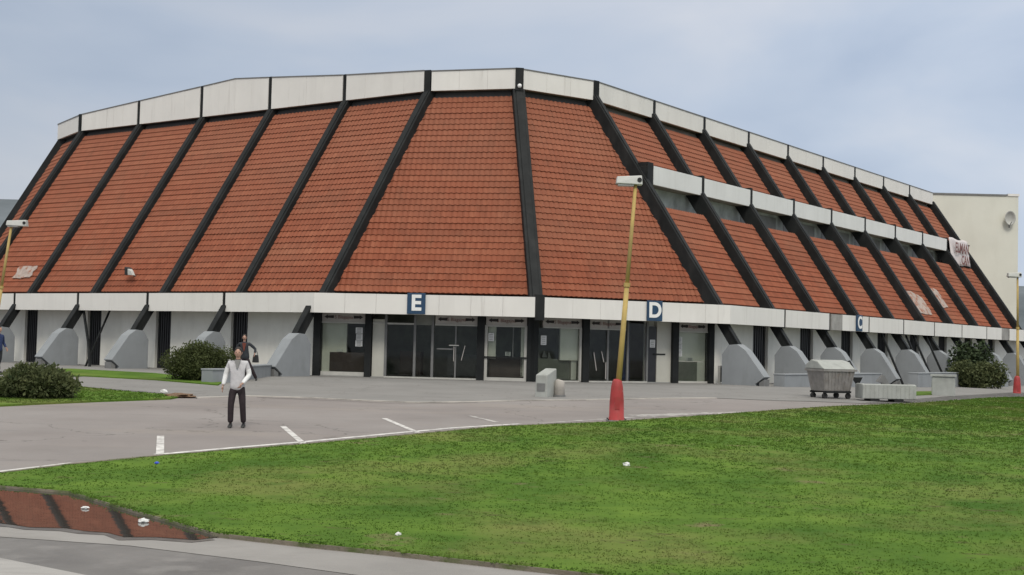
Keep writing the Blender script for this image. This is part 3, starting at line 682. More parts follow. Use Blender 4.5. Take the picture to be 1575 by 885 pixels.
def paper(sg, xc, z0, z1, w=.3, dep=.075, n=1):
    for i in range(n):
        a = z0+(z1-z0)*i/n+.01; b = z0+(z1-z0)*(i+1)/n-.01; o = sg.bx('paper_notice', xc-w/2+(.03 if i % 2 else 0), xc+w/2, a, b, dep, dep+.006, M['paper'])
        bm = BM()
        for j in range(4): zc = a+(b-a)*(j+.7)/4.6; box_ = [sg.P(xc-w*.32, dep-.003, zc), sg.P(xc+w*.3, dep-.003, zc), sg.P(xc+w*.3, dep-.003, zc+.02), sg.P(xc-w*.32, dep-.003, zc+.02)]; bm.faces.new([bm.verts.new(p) for p in box_])
        obj('print', bm, M['frame'], o)
def handle(sg, x, z0, z1, lean=.0):
    bm = BM(); tube(bm, [sg.P(x, .02, z0), sg.P(x+lean, .02, z1)], .017, 6); obj('door_handle', bm, M['header'], hall)
# lobby behind the glass: floor, dark back wall
for sg in (A_, B_):
    sg.bx('lobby_wall', -.6, sg.len+.6, -.3, 3.2, 3.2, 3.3, M['dark'])
bm = BM(); q = [A_.P(-.5, .02, 0), A_.P(8.57, .02, 0), B_.P(8.9, .02, 0), B_.P(8.9, 6, 0), A_.P(6, 6, 0), A_.P(-.5, 6, 0)]
hexa(bm, [p+Vector((0, 0, -.3)) for p in q], [p+Vector((0, 0, .05)) for p in q]); obj('lobby_floor', bm, M['lobbyfloor'], hall)
bm = BM(); hexa(bm, [p+Vector((0, 0, 2.75)) for p in q], [p+Vector((0, 0, 2.85)) for p in q]); obj('lobby_ceiling', bm, M['frame'], hall)
A_.bx('transom', -.5, 8.5, 2.62, 3.3, .0, .2, M['soffit']); B_.bx('transom', .1, 8.9, 2.62, 3.3, .0, .2, M['soffit'])
# facet E
column(A_, -.45, .3); column(A_, 1.72, .26); column(A_, 6.42, .3); column(A_, 8.43, .22)
wallseg((24.25, 0, 0), (24.5, 0, 0), -1, 3.4, .3, M['wall'])
header(A_, -.28, 1.56); A_.bx('wall', -.28, .75, .98, 2.25, .2, .3, M['wall']); A_.bx('wall', -.28, .05, 0, .98, .18, .3, M['wall'])
A_.bx('counter', .06, 1.56, .22, 1.0, .13, .18, M['counter']); A_.bx('sill', -.28, 1.56, -.2, .2, .03, .3, M['pframe']); glaze(A_, -.28, 1.56, .2, 2.2); paper(A_, 1.3, 1.25, 2.05, .3, .08, 3)
A_.bx('cash_box', .35, .6, 1.02, 1.12, .13, .18, M['paper'])
A_.bx('wall', 1.88, 2.4, -.2, 2.4, .06, .2, M['pillar']); A_.bx('transom', 1.88, 3.7, 2.2, 2.27, .03, .14, M['pframe'])
for x in (2.44, 3.66, 4.4): A_.bx('door_frame', x-.05, x+.05, 0, 2.62, .02, .14, M['frame'])
A_.bx('door_frame', 3.6, 4.46, 2.2, 2.62, .05, .12, M['dark']); A_.bx('sill', 2.4, 6.27, -.2, .07, .0, .2, M['pframe'])
glaze(A_, 2.5, 3.6, .07, 2.2); glaze(A_, 3.72, 4.34, .07, 2.2); glaze(A_, 4.46, 6.26, .07, 2.2); header(A_, 4.5, 6.26)
A_.bx('door_frame', 5.33, 5.39, .07, 2.2, .06, .13, M['frame']); handle(A_, 5.3, .75, 1.35, .0); handle(A_, 5.62, .8, 1.4, .14)
A_.bx('push_bar', 4.6, 5.25, 1.22, 1.27, .0, .04, M['frame']); A_.bx('push_bar', 5.1, 5.5, 1.38, 1.42, .0, .04, M['pframe'])
A_.bx('counter', 2.7, 3.6, .1, 1.1, 1.6, 2.2, M['counter']); A_.bx('counter', 4.6, 6.2, .1, 1.0, 2.4, 3, M['frame'])
header(A_, 6.6, 8.28)
for x in (6.62, 8.26): A_.bx('window_frame', x-.06, x+.06, .0, 2.26, .0, .14, M['pframe'])
A_.bx('sill', 6.57, 8.32, -.2, .14, -.01, .2, M['pframe']); A_.bx('wall', 6.68, 7.0, .9, 2.2, .2, .3, M['wall']); A_.bx('wall', 8.02, 8.2, .2, 2.2, .3, .5, M['wall'])
A_.bx('counter', 6.72, 8.1, .15, .92, .3, .9, M['counter']); A_.bx('window_frame', 7.7, 7.74, .92, 2.2, .1, .16, M['frame']); glaze(A_, 6.68, 8.2, .14, 2.2)
paper(A_, 6.82, 1.6, 1.95, .24, .08); paper(A_, 7.5, 1.02, 1.2, .22, .25); A_.bx('ledge', 6.55, 8.3, .93, .99, -.06, .3, M['rib'])
# facet D
column(B_, 2.42, .3); column(B_, 6.85, .3); column(B_, 8.72, .26)
header(B_, .45, 2.26); glaze(B_, .2, 2.26, .07, 2.2); B_.bx('wall', 1.35, 2.2, .9, 2.2, .2, .3, M['wall']); B_.bx('wall', 1.95, 2.2, .1, .9, .3, .5, M['wall'])
B_.bx('window_frame', 2.18, 2.26, 0, 2.26, .0, .14, M['pframe']); B_.bx('sill', .2, 2.26, -.2, .07, 0, .2, M['pframe'])
B_.bx('counter', .3, 1.9, .1, .95, .35, .9, M['dark']); paper(B_, .5, 1.5, 1.9, .26, .06)
bm = BM()
for (x, z, r_) in ((.48, 1.05, .1), (.75, 1.12, .12), (.98, 1.06, .09)): 
    hexa(bm, [B_.P(x-r_, .4, z-.12), B_.P(x+r_, .4, z-.12), B_.P(x+r_, .6, z-.12), B_.P(x-r_, .6, z-.12)], [B_.P(x-.02, .48, z+.14), B_.P(x+.02, .48, z+.14), B_.P(x+.02, .52, z+.14), B_.P(x-.02, .52, z+.14)])
obj('counter_display', bm, M['frame'], hall)
header(B_, 2.62, 4.4); glaze(B_, 2.58, 4.5, .07, 2.2); glaze(B_, 4.56, 5.4, .07, 2.5); B_.bx('sill', 2.58, 5.5, -.2, .07, 0, .2, M['pframe'])
for x in (3.55, 4.53, 5.5): B_.bx('door_frame', x-.04, x+.04, .07, 2.6, .03, .13, M['frame'])
handle(B_, 3.0, .5, 1.25, -.14); handle(B_, 3.35, .85, 1.3, -.12); handle(B_, 3.45, .15, .85, 0)
B_.bx('curtain', 4.75, 5.1, .1, 2.4, .8, .86, M['bluecloth']); B_.bx('wall', 5.54, 6.7, -.2, 2.65, .3, .42, M['wall']); B_.bx('door', 5.56, 5.95, 0, 2.4, .06, .2, M['door'])
paper(B_, 5.75, 1.5, 1.85, .26, .04); B_.bx('door_bar', 5.8, 6.4, 1.2, 1.26, .02, .08, M['rib']); B_.bx('wall', 5.98, 6.7, -.2, 2.65, .05, .3, M['pillar'])
header(B_, 7.05, 8.58); B_.bx('wall', 7.0, 8.6, .95, 2.2, .22, .3, M['wall']); glaze(B_, 7.0, 8.58, .1, 2.2); B_.bx('counter', 7.1, 8.15, .1, .93, .16, .21, M['dark']); B_.bx('wall', 8.15, 8.55, .1, .93, .16, .2, M['wall'])
paper(B_, 7.15, 1.15, 2.0, .26, .06, 3); paper(B_, 7.75, .95, 1.12, .35, .15); B_.bx('sill', 7.0, 8.6, -.2, .1, 0, .2, M['pframe'])
B_.bx('wall', 8.85, 9.3, -1, 3.4, .0, .3, M['wall'])
wallseg((UR, CC+.25, 0), (UR, CC+.56, 0), -1, 3.4, .3, M['wall'])

# letters on the fascia ------------------------------------------------------------------
def letter_sign(ch, p, xd, label):
    """p in hall coordinates"""
    e_ = empty('entrance_sign', world(p), HT, label=label, cat='sign', group='blue entrance letter signs')
    n = Vector((xd.y, -xd.x, 0)); bm = BM()
    q = [xd*x + n*y for x, y in ((-.37, .02), (.37, .02), (.37, .1), (-.37, .1))]
    hexa(bm, [v + Vector((0, 0, -.42)) for v in q], [v + Vector((0, 0, .42)) for v in q]); bevel(obj('board', bm, M['blue'], e_), .01)
    text_mesh(ch, .86, M['white'], 'letter', plane_m(n*.104 + Vector((0, 0, .0)), xd), e_, .006, .028)
def lerp_on(a, b, f): return a + (b-a)*f
FE = f_l5 + dC*0; le = (f_c-f_l5).length
sE = 4.25; sD = 5.35
letter_sign('E', f_l5 + dC*sE + Vector((0, 0, 3.04)), dC, 'blue square sign with a white letter E on the white fascia')
letter_sign('D', f_c + dD*sD + Vector((0, 0, 3.03)), dD, 'blue square sign with a white letter D right of the leaning lamp post')
letter_sign('C', V3(fu, CC+3*S2-1.6, 3.03), Vector((0, 1, 0)), 'blue square sign with a white letter C on the receding right fascia')
# banner
bn = empty('banner', world(V3(gi+.05, CC+8*S2, GZ1)), HT, label='pale cloth banner with faded red writing at the far end of the gallery', cat='banner')
bm = BM(); nx, nz_ = 14, 10; W_, H_ = 4.4, 1.9; g = {}
for i in range(nx+1):
    for j in range(nz_+1):
        g[i, j] = bm.verts.new((.08*math.sin(i*1.1)*(j/nz_) + .25*(j/nz_), .15+W_*i/nx, .15-H_*j/nz_+.05*math.sin(i*.7)))
for i in range(nx):
    for j in range(nz_): bm.faces.new((g[i, j], g[i+1, j], g[i+1, j+1], g[i, j+1]))
o = obj('cloth', bm, M['banner'], bn, True); o.modifiers.new('solid', 'SOLIDIFY').thickness = .01
text_mesh('ELMAN', 1.0, M['inkred'], 'lettering', plane_m(Vector((.3, .15+W_/2, -.55)), Vector((0, 1, 0))), bn, .005, .02)
text_mesh('CAN', .9, M['inkred'], 'lettering', plane_m(Vector((.42, .15+W_*.6, -1.4)), Vector((0, 1, 0))), bn, .005, .02)
# pale worn paint patches on the tiles
M['patch'] = mat('worn_whitewash', (.38, .31, .27), .9, .2, 4, .2, 30); layer(M['patch'], (.3, .12, .07), 2.5, .5, .58, 1.)
def patch(A, Bq, At, Bt, f0, f1, t0, t1, seed):
    r = random.Random(seed); n = (Bq-A).cross(At-A).normalized(); n = n if n.z > 0 else -n
    bm = BM(); vs = []
    k = 16
    for i in range(k):
        a = 2*math.pi*i/k; rr = .75+.25*r.random(); f = (f0+f1)/2+(f1-f0)/2*max(-1, min(1, 1.3*math.cos(a)))*rr; t = (t0+t1)/2+(t1-t0)/2*max(-1, min(1, 1.3*math.sin(a)))*rr
        vs.append(bm.verts.new(lerp(lerp(A, Bq, f), lerp(At, Bt, f), t)+n*.105))
    bm.faces.new(vs); o = obj('whitewash_patch', bm, M['patch'], hall); o.modifiers.new('s', 'SOLIDIFY').thickness = .01
patch(LB[0], LB[1], LT[0], LT[1], .45, .8, .07, .15, 1)
patch(RB[5], RB[6], RT[5], RT[6], .2, .75, .03, .2, 2); patch(RB[6], RB[7], RT[6], RT[7], .15, .6, .1, .25, 3)
# floodlight lying on the tiles
p = lerp(lerp(LB[2], LB[3], .42), lerp(LT[2], LT[3], .42), .075) + Vector((0, -.35, .3))
fl = empty('floodlight', world(p), HT, label='small floodlight mounted low on the red tiles of the left facade', cat='floodlight')
bm = BM(); hexa(bm, [(-.3, -.1, -.16), (0, -.2, -.2), (.05, .08, -.18), (-.22, .12, -.12)], [(-.32, -.1, .2), (-.02, -.22, .12), (.03, .06, .14), (-.25, .12, .2)]); obj('housing', bm, M['rubber'], fl)
bm = BM(); hexa(bm, [(0, -.16, -.18), (.3, -.12, -.2), (.32, .02, -.2), (.05, .06, -.16)], [(0, -.18, .1), (.2, -.14, -.02), (.22, .0, -.02), (.03, .06, .1)]); obj('reflector', bm, M['lamp'], fl)
bm = BM(); tube(bm, [(-.1, .1, -.1), (-.1, .45, -.25)], .035); obj('bracket', bm, M['frame'], fl)
bl = empty('parapet_lamp', world(p_c + oC*.06 + Vector((0, 0, 12.98))), HT, label='tiny white round lamp on the black corner post below the parapet', cat='lamp')
bm = BM(); bmesh.ops.create_uvsphere(bm, u_segments=10, v_segments=8, radius=.1); obj('globe', bm, M['white'], bl, True); bm = BM(); tube(bm, [(0, 0, 0), (-.07, .07, .05)], .04); obj('bracket', bm, M['frame'], bl)

# ------------------------------------------------------------------ white tower block behind
tb = empty('tower_block', (0, 0, 0), label='plain cream rendered block rising behind the right end of the hall', cat='building')
TY = 112.; xr = (1549.5-787.5)/F_PX*TY + .9; xl = xr-9.5
def tbx(name, x0, x1, y0, y1, z0, z1, m, parent=tb): bm = BM(); box(bm, x0, x1, y0, y1, z0, z1); return obj(name, bm, m, parent)
ZT = 15.0
tbx('wall', xl, xr, TY, TY+11, -3, ZT, M['cream']); tbx('coping', xl-.05, xr-.95, TY-.08, TY+11.1, ZT, ZT+.14, M['frame']); tbx('coping', xr-.9, xr+.06, TY-.08, TY+11.1, ZT, ZT+.2, M['panel'])
tbx('stair_turret', xr-1.0, xr, TY+.5, TY+3, ZT, ZT-.0+.16, M['cream'])
tbx('roof_vent', xl+1.2, xl+1.8, TY+.4, TY+1, ZT+.14, ZT+.4, M['conc2'])
dsh = empty('satellite_dish', (xr-.85, TY-.5, 13.1), label='grey satellite dish on the cream tower wall', cat='satellite dish')
bm = BM(); rings = []
for i in range(7):
    r_ = .62*i/6; rings.append([bm.verts.new((r_*.75*math.cos(a*math.pi/8), .3*(1-(i/6)**2), r_*math.sin(a*math.pi/8))) for a in range(16)] if i else None)
c0 = bm.verts.new((0, .3, 0))
for a in range(16): bm.faces.new((c0, rings[1][a], rings[1][(a+1) % 16]))
for i in range(1, 6):
    for a in range(16): bm.faces.new((rings[i][a], rings[i+1][a], rings[i+1][(a+1) % 16], rings[i][(a+1) % 16]))
o = obj('dish', bm, M['dishpaint'], dsh, True); o.modifiers.new('s', 'SOLIDIFY').thickness = .03
bm = BM(); tube(bm, [(0, .3, 0), (0, .5, 0)], .06); tube(bm, [(0, .1, -.6), (0, -.3, -.35)], .025); obj('arm', bm, M['rib'], dsh)
bm = BM(); tube(bm, [(0, .46, -.1), (0, .2, -.8)], .07); obj('mount', bm, M['frame'], dsh)

# ------------------------------------------------------------------ hills behind
bm = BM(); xs = [i*25-1500 for i in range(121)]; rows_ = []
for j, yy in enumerate((650, 700, 760, 830, 920, 1050)):
    row = []
    for x in xs:
        base = 52*math.exp(-((x+420)/260)**2) + 38 + 12*math.exp(-((x-420)/200)**2)
        hgt = base*[0, .45, .8, 1, .95, .6][j]*(1+.25*noise.noise(Vector((x*.006, yy*.006, 0)))) + 4*noise.noise(Vector((x*.04, yy*.04, 3)))
        row.append(bm.verts.new((x, yy, -2 + max(0, hgt) if j else -5)))
    rows_.append(row)
for a, b in zip(rows_, rows_[1:]):
    for i in range(len(xs)-1): bm.faces.new((a[i], a[i+1], b[i+1], b[i]))
obj('hills', bm, M['hill'], None, True, kind='structure')

# ------------------------------------------------------------------ lamp posts
def lamp_post(loc, lean, label, hgt=6.2, basew=.4, flip=1):
    r_ = empty('street_lamp', loc, 0, label=label, cat='street lamp', group='yellow street lamps with red bases')
    bm = BM(); n = 14; prof_ = [(-.3, basew*.5), (.1, basew*.5), (.1, basew*.47), (.5, basew*.45), (.85, basew*.38), (1.0, basew*.31), (1.06, basew*.2)]
    rg = []
    for z, rr in prof_: rg.append([bm.verts.new((rr*math.cos(2*math.pi*k/n), rr*math.sin(2*math.pi*k/n), z)) for k in range(n)])
    for a, b in zip(rg, rg[1:]):
        for k in range(n): bm.faces.new((a[k], a[(k+1) % n], b[(k+1) % n], b[k]))
    bm.faces.new(rg[-1]); obj('base', bm, M['red'], r_, True)
    bp_ = BM(); box(bp_, -basew*.62, basew*.62, -basew*.62, basew*.62, -.1, .03); pl_ = obj('base_plate', bp_, M['frame'], r_)
    bm = BM()
    for qx in (-1, 1):
        for qy in (-1, 1): tube(bm, [(qx*basew*.54, qy*basew*.54, .0), (qx*basew*.54, qy*basew*.54, .07)], .018, 6)
    obj('bolt', bm, M['rib'], pl_)
    bm = BM(); box(bm, -.06, .06, -basew*.47, -basew*.40, .3, .62); obj('access_door', bm, M['red'], r_)
    T = Vector((lean, 0, hgt-.22)); B0 = Vector((0.03, 0, .9)); bm = BM(); tube(bm, [B0, lerp(B0, T, .5)], [.075, .062], 10); tube(bm, [lerp(B0, T, .5), T], [.055, .045], 10); obj('pole', bm, M['yellow'], r_, True)
    bm = BM(); tube(bm, [lerp(B0, T, .49), lerp(B0, T, .51)], .085, 10); obj('joint_collar', bm, M['yellow'], r_)
    hd = empty('tmp', T) ; bpy.data.objects.remove(hd)
    bm = BM(); x0, x1 = (T.x-.5, T.x+.17) if flip > 0 else (T.x-.17, T.x+.6)
    hexa(bm, [(x0, -.14, T.z+.02), (x1, -.14, T.z+.0), (x1, .16, T.z+.0), (x0, .16, T.z+.02)], [(x0+.02, -.1, T.z+.2), (x1-.02, -.1, T.z+.24), (x1-.02, .12, T.z+.24), (x0+.02, .12, T.z+.2)])
    h_ = bevel(obj('lamp_head', bm, M['lamp'], r_), .02, 2)
    bm = BM(); box(bm, x0+.05, x0+.45, -.11, .13, T.z-.03, T.z+.01); obj('lens', bm, M['lens'], h_)
    bm = BM(); tube(bm, [(x1-.08, -.15, T.z+.12), (x1-.08, -.1, T.z+.12)], .06); obj('end_socket', bm, M['rubber'], h_)
    return r_
lamp_post(gp(948, 648), .36, 'leaning yellow lamp post with red base in the middle of the lawn edge')
ll = at_depth(-14, 50)
lamp_post(ll, .6, 'lamp post leaning in at the left edge of the photo', 5.75, flip=-1)
rl = Vector((24.75, 65, -.5)); lamp_post(rl, -.02, 'far lamp post with red base at the right edge beside the lawn', 6.1)

# ------------------------------------------------------------------ street objects
def rounded_box(bm, *a): box(bm, *a)
cb = empty('concrete_block', gp(838, 611), R(-24), label='grey concrete block with a sloping top standing in front of the entrance', cat='concrete block')
bm = BM(); hexa(bm, [(-.22, -.35, -.1), (.22, -.35, -.1), (.22, .5, -.1), (-.22, .5, -.1)], [(-.2, -.33, .72), (.2, -.33, .72), (.2, .48, .93), (-.2, .48, .93)]); bevel(obj('block', bm, M['conc2'], cb), .03, 2)
bm = BM(); box(bm, -.14, .14, -.362, -.345, .2, .45); obj('plate', bm, M['frame'], cb)
bo = empty('bollard', gp(860, 611), 0, label='short pale concrete stump just right of the concrete block', cat='bollard')
bm = BM(); tube(bm, [(0, 0, -.1), (0, 0, .4), (.02, 0, .52), (.03, 0, .56)], [.19, .17, .15, .1], 14); obj('shaft', bm, M['pale_kerb'], bo, True); bm = BM(); tube(bm, [(0, 0, .0), (0, 0, .07)], .21, 14); obj('band', bm, M['frame'], bo)

# dumpster
dm = empty('dumpster', gp(1277, 613), R(24), label='grey metal wheeled waste container with a sloping lid', cat='dumpster')
bm = BM(); hexa(bm, [(-.56, -.4, .26), (.56, -.4, .26), (.56, .38, .26), (-.56, .38, .26)], [(-.68, -.52, 1.0), (.68, -.52, 1.0), (.68, .5, 1.0), (-.68, .5, 1.0)]); bd = bevel(obj('body', bm, M['steel'], dm), .03, 2)
bm = BM()
for i in range(9):
    x = -.52+i*.13; hexa(bm, [(x-.02, -.42, .32), (x+.02, -.42, .32), (x+.02, -.38, .32), (x-.02, -.38, .32)], [(x*1.18-.02, -.535, .95), (x*1.18+.02, -.535, .95), (x*1.18+.02, -.49, .95), (x*1.18-.02, -.49, .95)])
obj('pressed_rib', bm, M['steel'], bd)
bm = BM(); box(bm, -.72, .72, -.56, -.5, .96, 1.03); box(bm, -.72, .72, .48, .54, .96, 1.03); box(bm, -.72, -.66, -.5, .48, .96, 1.03); box(bm, .66, .72, -.5, .48, .96, 1.03); obj('rim', bm, M['steel'], bd)
bm = BM(); prism(bm, [(-.56, 1.035), (.54, 1.035), (.5, 1.2), (.2, 1.36), (-.15, 1.3)], lambda a, z: Vector((-.7, a, z)), lambda a, z: Vector((.66, a, z))); bevel(obj('lid', bm, M['conc2'], dm), .03, 2)
bm = BM(); tube(bm, [(.7, -.2, .8), (.82, -.2, .8), (.82, .25, .8), (.7, .25, .8)], .025, 6); obj('side_handle', bm, M['rubber'], dm)
bm = BM(); tube(bm, [(.69, -.45, 1.0), (.75, -.1, 1.33), (.75, .3, 1.25), (.69, .45, .95)], .03, 6); obj('lid_arm', bm, M['rib'], dm)
for x in (-.5, .5):
    for y in (-.34, .32):
        bm = BM(); tube(bm, [(x, y-.04, .1), (x, y+.04, .1)], .1, 14); wl = obj('wheel', bm, M['rubber'], dm)
        bm = BM(); box(bm, x-.03, x+.03, y-.06, y+.06, .12, .3); obj('fork', bm, M['rib'], wl)
bm = BM(); box(bm, -.58, .58, -.42, -.36, .2, .27); box(bm, -.58, .58, .34, .4, .2, .27); obj('undercarriage', bm, M['rib'], dm)
# trough
tr = empty('concrete_trough', gp(1362, 618), R(4), label='low pale concrete trough standing on two dark feet right of the waste container', cat='trough')
bm = BM(); box(bm, -.92, .92, -.35, .35, .12, .2); box(bm, -.95, .95, -.4, -.3, .1, .6); box(bm, -.95, .95, .3, .4, .1, .6); box(bm, -.95, -.86, -.3, .3, .1, .62); box(bm, .86, .95, -.3, .3, .1, .62); bevel(obj('tub', bm, M['conc2'], tr), .02)
bm = BM(); box(bm, -.86, .86, -.3, .3, .2, .5); obj('soil', bm, M['soil'], tr)
bm = BM()
for i in range(12): x = -.85+i*.155; box(bm, x, x+.02, -.412, -.395, .14, .58)
obj('moulding', bm, M['conc2'], tr)
for x in (-.5, .35): bm = BM(); box(bm, x-.16, x+.16, -.36, .3, -.06, .1); obj('foot', bm, M['rubber'], tr)
ps = empty('bracket_post', gp(1317, 612), R(10), label='thin grey post with a dark cross bracket between waste container and trough', cat='post')
bm = BM(); box(bm, -.03, .03, -.03, .03, -.1, .72); obj('post', bm, M['frame'], ps); bm = BM(); hexa(bm, [(-.02, -.03, .5), (.1, -.03, .5), (.1, .03, .5), (-.02, .03, .5)], [(-.2, -.04, .74), (.22, -.04, .74), (.22, .04, .74), (-.2, .04, .74)]); obj('bracket', bm, M['rib'], ps)
wd_ = empty('steel_wedge', gp(1356, 607), R(15), label='small dark steel wedge leaning on the low wall behind the trough', cat='wedge')
bm = BM(); prism(bm, [(-.2, .5), (.0, .75), (.1, .72), (.3, .42), (.2, .4)], lambda a, z: Vector((a, -.05, z)), lambda a, z: Vector((a, .12, z))); obj('plate', bm, M['frame'], wd_); bm = BM(); tube(bm, [(0, .02, .55), (.05, .1, -.05)], .03); obj('prop', bm, M['frame'], wd_)

# low planter walls
def low_wall(a, b, hgt, wd, label, m='conc', z0=-1.2, cat='low wall', gr='low concrete walls at the foot of the hall'):
    a, b = Vector(a), Vector(b); o = Vector(((a.x+b.x)/2, (a.y+b.y)/2, 0)); d = (b-a); d.z = 0; ln = d.length; ang = math.atan2(d.y, d.x)
    zt = gz(o.x, o.y) + hgt; e_ = empty('low_wall', (o.x, o.y, gz(o.x, o.y)), ang, label=label, cat=cat, group=gr)
    bm = BM(); box(bm, -ln/2, ln/2, -wd/2, wd/2, z0, hgt-.06); obj('wall', bm, M[m], e_)
    bm = BM(); box(bm, -ln/2-.02, ln/2+.02, -wd/2-.03, wd/2+.03, hgt-.058, hgt); bevel(obj('coping', bm, M[m], e_), .01)
    return e_
low_wall(gp(318, 590), gp(362, 588), .5, .5, 'low concrete wall beside the round hedge, left of the two pedestrians')
low_wall(gp(366, 586), world((24.4, -2.6, 0)), .5, .45, 'low concrete wall running from the pedestrians to the entrance buttress')
low_wall(world((UR+3.0, CC+.15*S2, 0)), world((UR+3.2, CC+2.2*S2, 0)), .62, .5, 'low grey wall between the first two buttresses right of the entrance')
low_wall(world((UR+3.5, CC+3.05*S2, 0)), world((UR+3.5, CC+6.2*S2, 0)), .85, .5, 'long low grey wall behind the trough on the right facade')
e1 = empty('plinth_block', gp(1451, 609), R(-20), label='pale concrete block at the end of the low wall beside the dark shrub', cat='concrete block')
bm = BM(); box(bm, -.45, .45, -.3, .3, -.2, .78); bevel(obj('block', bm, M['conc2'], e1), .03); bm = BM(); box(bm, -.5, .5, -.35, .35, .782, .86); obj('cap', bm, M['conc2'], e1)
# pale board on posts right of the entrance
ex = empty('notice_frame', world((UR+.7, CC+.15, 0)), HT+R(60), label='small pale frame with a grey panel at the foot of the wall by the entrance', cat='frame')
bm = BM(); box(bm, -.25, -.17, -.04, .04, -.1, .72); box(bm, .17, .25, -.04, .04, -.1, .72); box(bm, -.25, .25, -.04, .04, .722, .8); obj('frame', bm, M['pframe'], ex); bm = BM(); box(bm, -.17, .17, -.02, .02, .1, .722); obj('panel', bm, M['frame'], ex)

# ------------------------------------------------------------------ shrubs
def shrub(name, label, loc, rad, leaf, lm, n, seed, lobes=9, ragged=.25, cat='bush', spiky=0.):
    r = random.Random(seed); root = empty(name, loc, 0, label=label, cat=cat)
    L_ = []
    for i in range(lobes):
        a = r.uniform(0, 2*math.pi); q = r.uniform(.2, .78) if i else 0
        L_.append((Vector((rad[0]*q*math.cos(a), rad[1]*q*math.sin(a), rad[2]*r.uniform(.35, .95-.35*q))), r.uniform(.34, .5)))
    vs, fs = [], []
    R3 = Vector(rad)
    cnt = 0
    while cnt < n:
        c, s = r.choice(L_); d = Vector((r.gauss(0, 1), r.gauss(0, 1), r.gauss(0, 1))).normalized(); rr = r.random()**.35
        k = s*(1+ragged*noise.noise(d*2.2+c*3))
        p = c + Vector((d.x*rad[0]*k, d.y*rad[1]*k, d.z*rad[2]*k*1.1))*rr
        if p.z < .03: p.z = r.uniform(.03, .25)
        cnt += 1
        u = Vector((r.gauss(0, 1), r.gauss(0, 1), r.gauss(0, .7))).normalized(); u = (u + d*spiky).normalized(); w_ = u.cross(Vector((r.gauss(0, 1), r.gauss(0, 1), r.gauss(0, 1)))).normalized()
        l_ = leaf*r.uniform(.6, 1.4); h_ = l_*(.45 if not spiky else .22); b = len(vs)
        vs += [tuple(p), tuple(p+u*l_*.5+w_*h_), tuple(p+u*l_), tuple(p+u*l_*.5-w_*h_)]; fs.append((b, b+1, b+2, b+3))
    me = bpy.data.meshes.new('foliage'); me.from_pydata(vs, [], fs); me.materials.append(lm); o = bpy.data.objects.new('foliage', me); COL.objects.link(o); o.parent = root
    bm = BM()
    for c, s in L_: tube(bm, [(c.x*.15, c.y*.15, -.1), (c.x*.5, c.y*.5, c.z*.5), tuple(c)], [.05, .035, .015], 5)
    obj('stem', bm, M['bark'], root)
    return root
shrub('round_bush', 'round clipped olive green bush beside the pedestrians', gp(296, 588)+Vector((0, .9, 0)), (1.3, 1.0, 1.12), .06, M['leaf'], 26000, 1, 26, .06)
shrub('juniper', 'spreading ragged juniper on the grass island at the left edge', gp(18, 617)+Vector((0, 1.0, 0)), (1.2, 1.0, .74), .12, M['leaf2'], 15000, 2, 18, .5, spiky=1.)
shrub('dark_shrub', 'dark rounded green shrub at the right end of the hall', Vector((26.3, 75, gz(26.3, 75))), (1.5, 1.2, 1.3), .12, M['leaf2'], 11000, 3, 14, .2)
shrub('tall_dark_shrub', 'taller brownish dark shrub behind the green one under the fascia', Vector((26.6, 77.5, gz(26, 77.5))), (1.3, 1.1, 2.35), .16, M['leaf3'], 6000, 4, 10, .35)

# grass blades ------------------------------------------------------------------------
from mathutils.geometry import tessellate_polygon
def inside(poly, x, y):
    c = False; j = len(poly)-1
    for i in range(len(poly)):
        a, b = poly[i], poly[j]
        if (a[1] > y) != (b[1] > y) and x < (b[0]-a[0])*(y-a[1])/(b[1]-a[1])+a[0]: c = not c
        j = i
    return c
r = random.Random(11); vs, fs = [], []
def tuft(x, y, s):
    z = gz(x, y)+.045
    for b_ in range(3):
        a = r.uniform(0, 6.283); b = len(vs); w_ = .006*s*2; h_ = r.uniform(.006, .022)*s; q_ = r.uniform(.3, 1.6); lx, ly = math.cos(a)*h_*q_, math.sin(a)*h_*q_
        ox, oy = r.uniform(-.03, .03)*s, r.uniform(-.03, .03)*s
        vs.extend([(x+ox-w_*math.sin(a), y+oy+w_*math.cos(a), z), (x+ox+w_*math.sin(a), y+oy-w_*math.cos(a), z), (x+ox+lx, y+oy+ly, z+h_)]); fs.append((b, b+1, b+2))
lp = [(p[0], p[1]) for p in lawn_pts]; ip = [(p[0], p[1]) for p in isl]
cnt = 0
while cnt < 82000:
    y = 11 + 52*r.random()**1.75; half = y*.41+7; x = r.uniform(-half, half)
    if r.random() > half/33: continue
    if inside(lp, x, y): 
        if noise.noise(Vector((x*1.1, y*1.1, 5))) < -.33 and r.random() < .7: continue
        tuft(x, y, 1 + max(0, y-16)*.05); cnt += 1
cnt = 0
while cnt < 3000:
    x, y = r.uniform(-20, -8), r.uniform(34, 46)
    if inside(ip, x, y): tuft(x, y, 2.2); cnt += 1
# edge tufts hang over the kerb
for a, b in zip(lw[1:], lw[2:]):
    for i in range(int((b-a).length*45)): p = lerp(a, b, r.random()); tuft(p.x + r.gauss(0, .05), p.y + .01+abs(r.gauss(0, .05)), 1.3)
me = bpy.data.meshes.new('grass'); me.from_pydata(vs, [], fs); me.materials.append(M['blade']); o = bpy.data.objects.new('grass', me); COL.objects.link(o); tag(o, 'short green grass of the lawn', 'grass', kind='stuff')

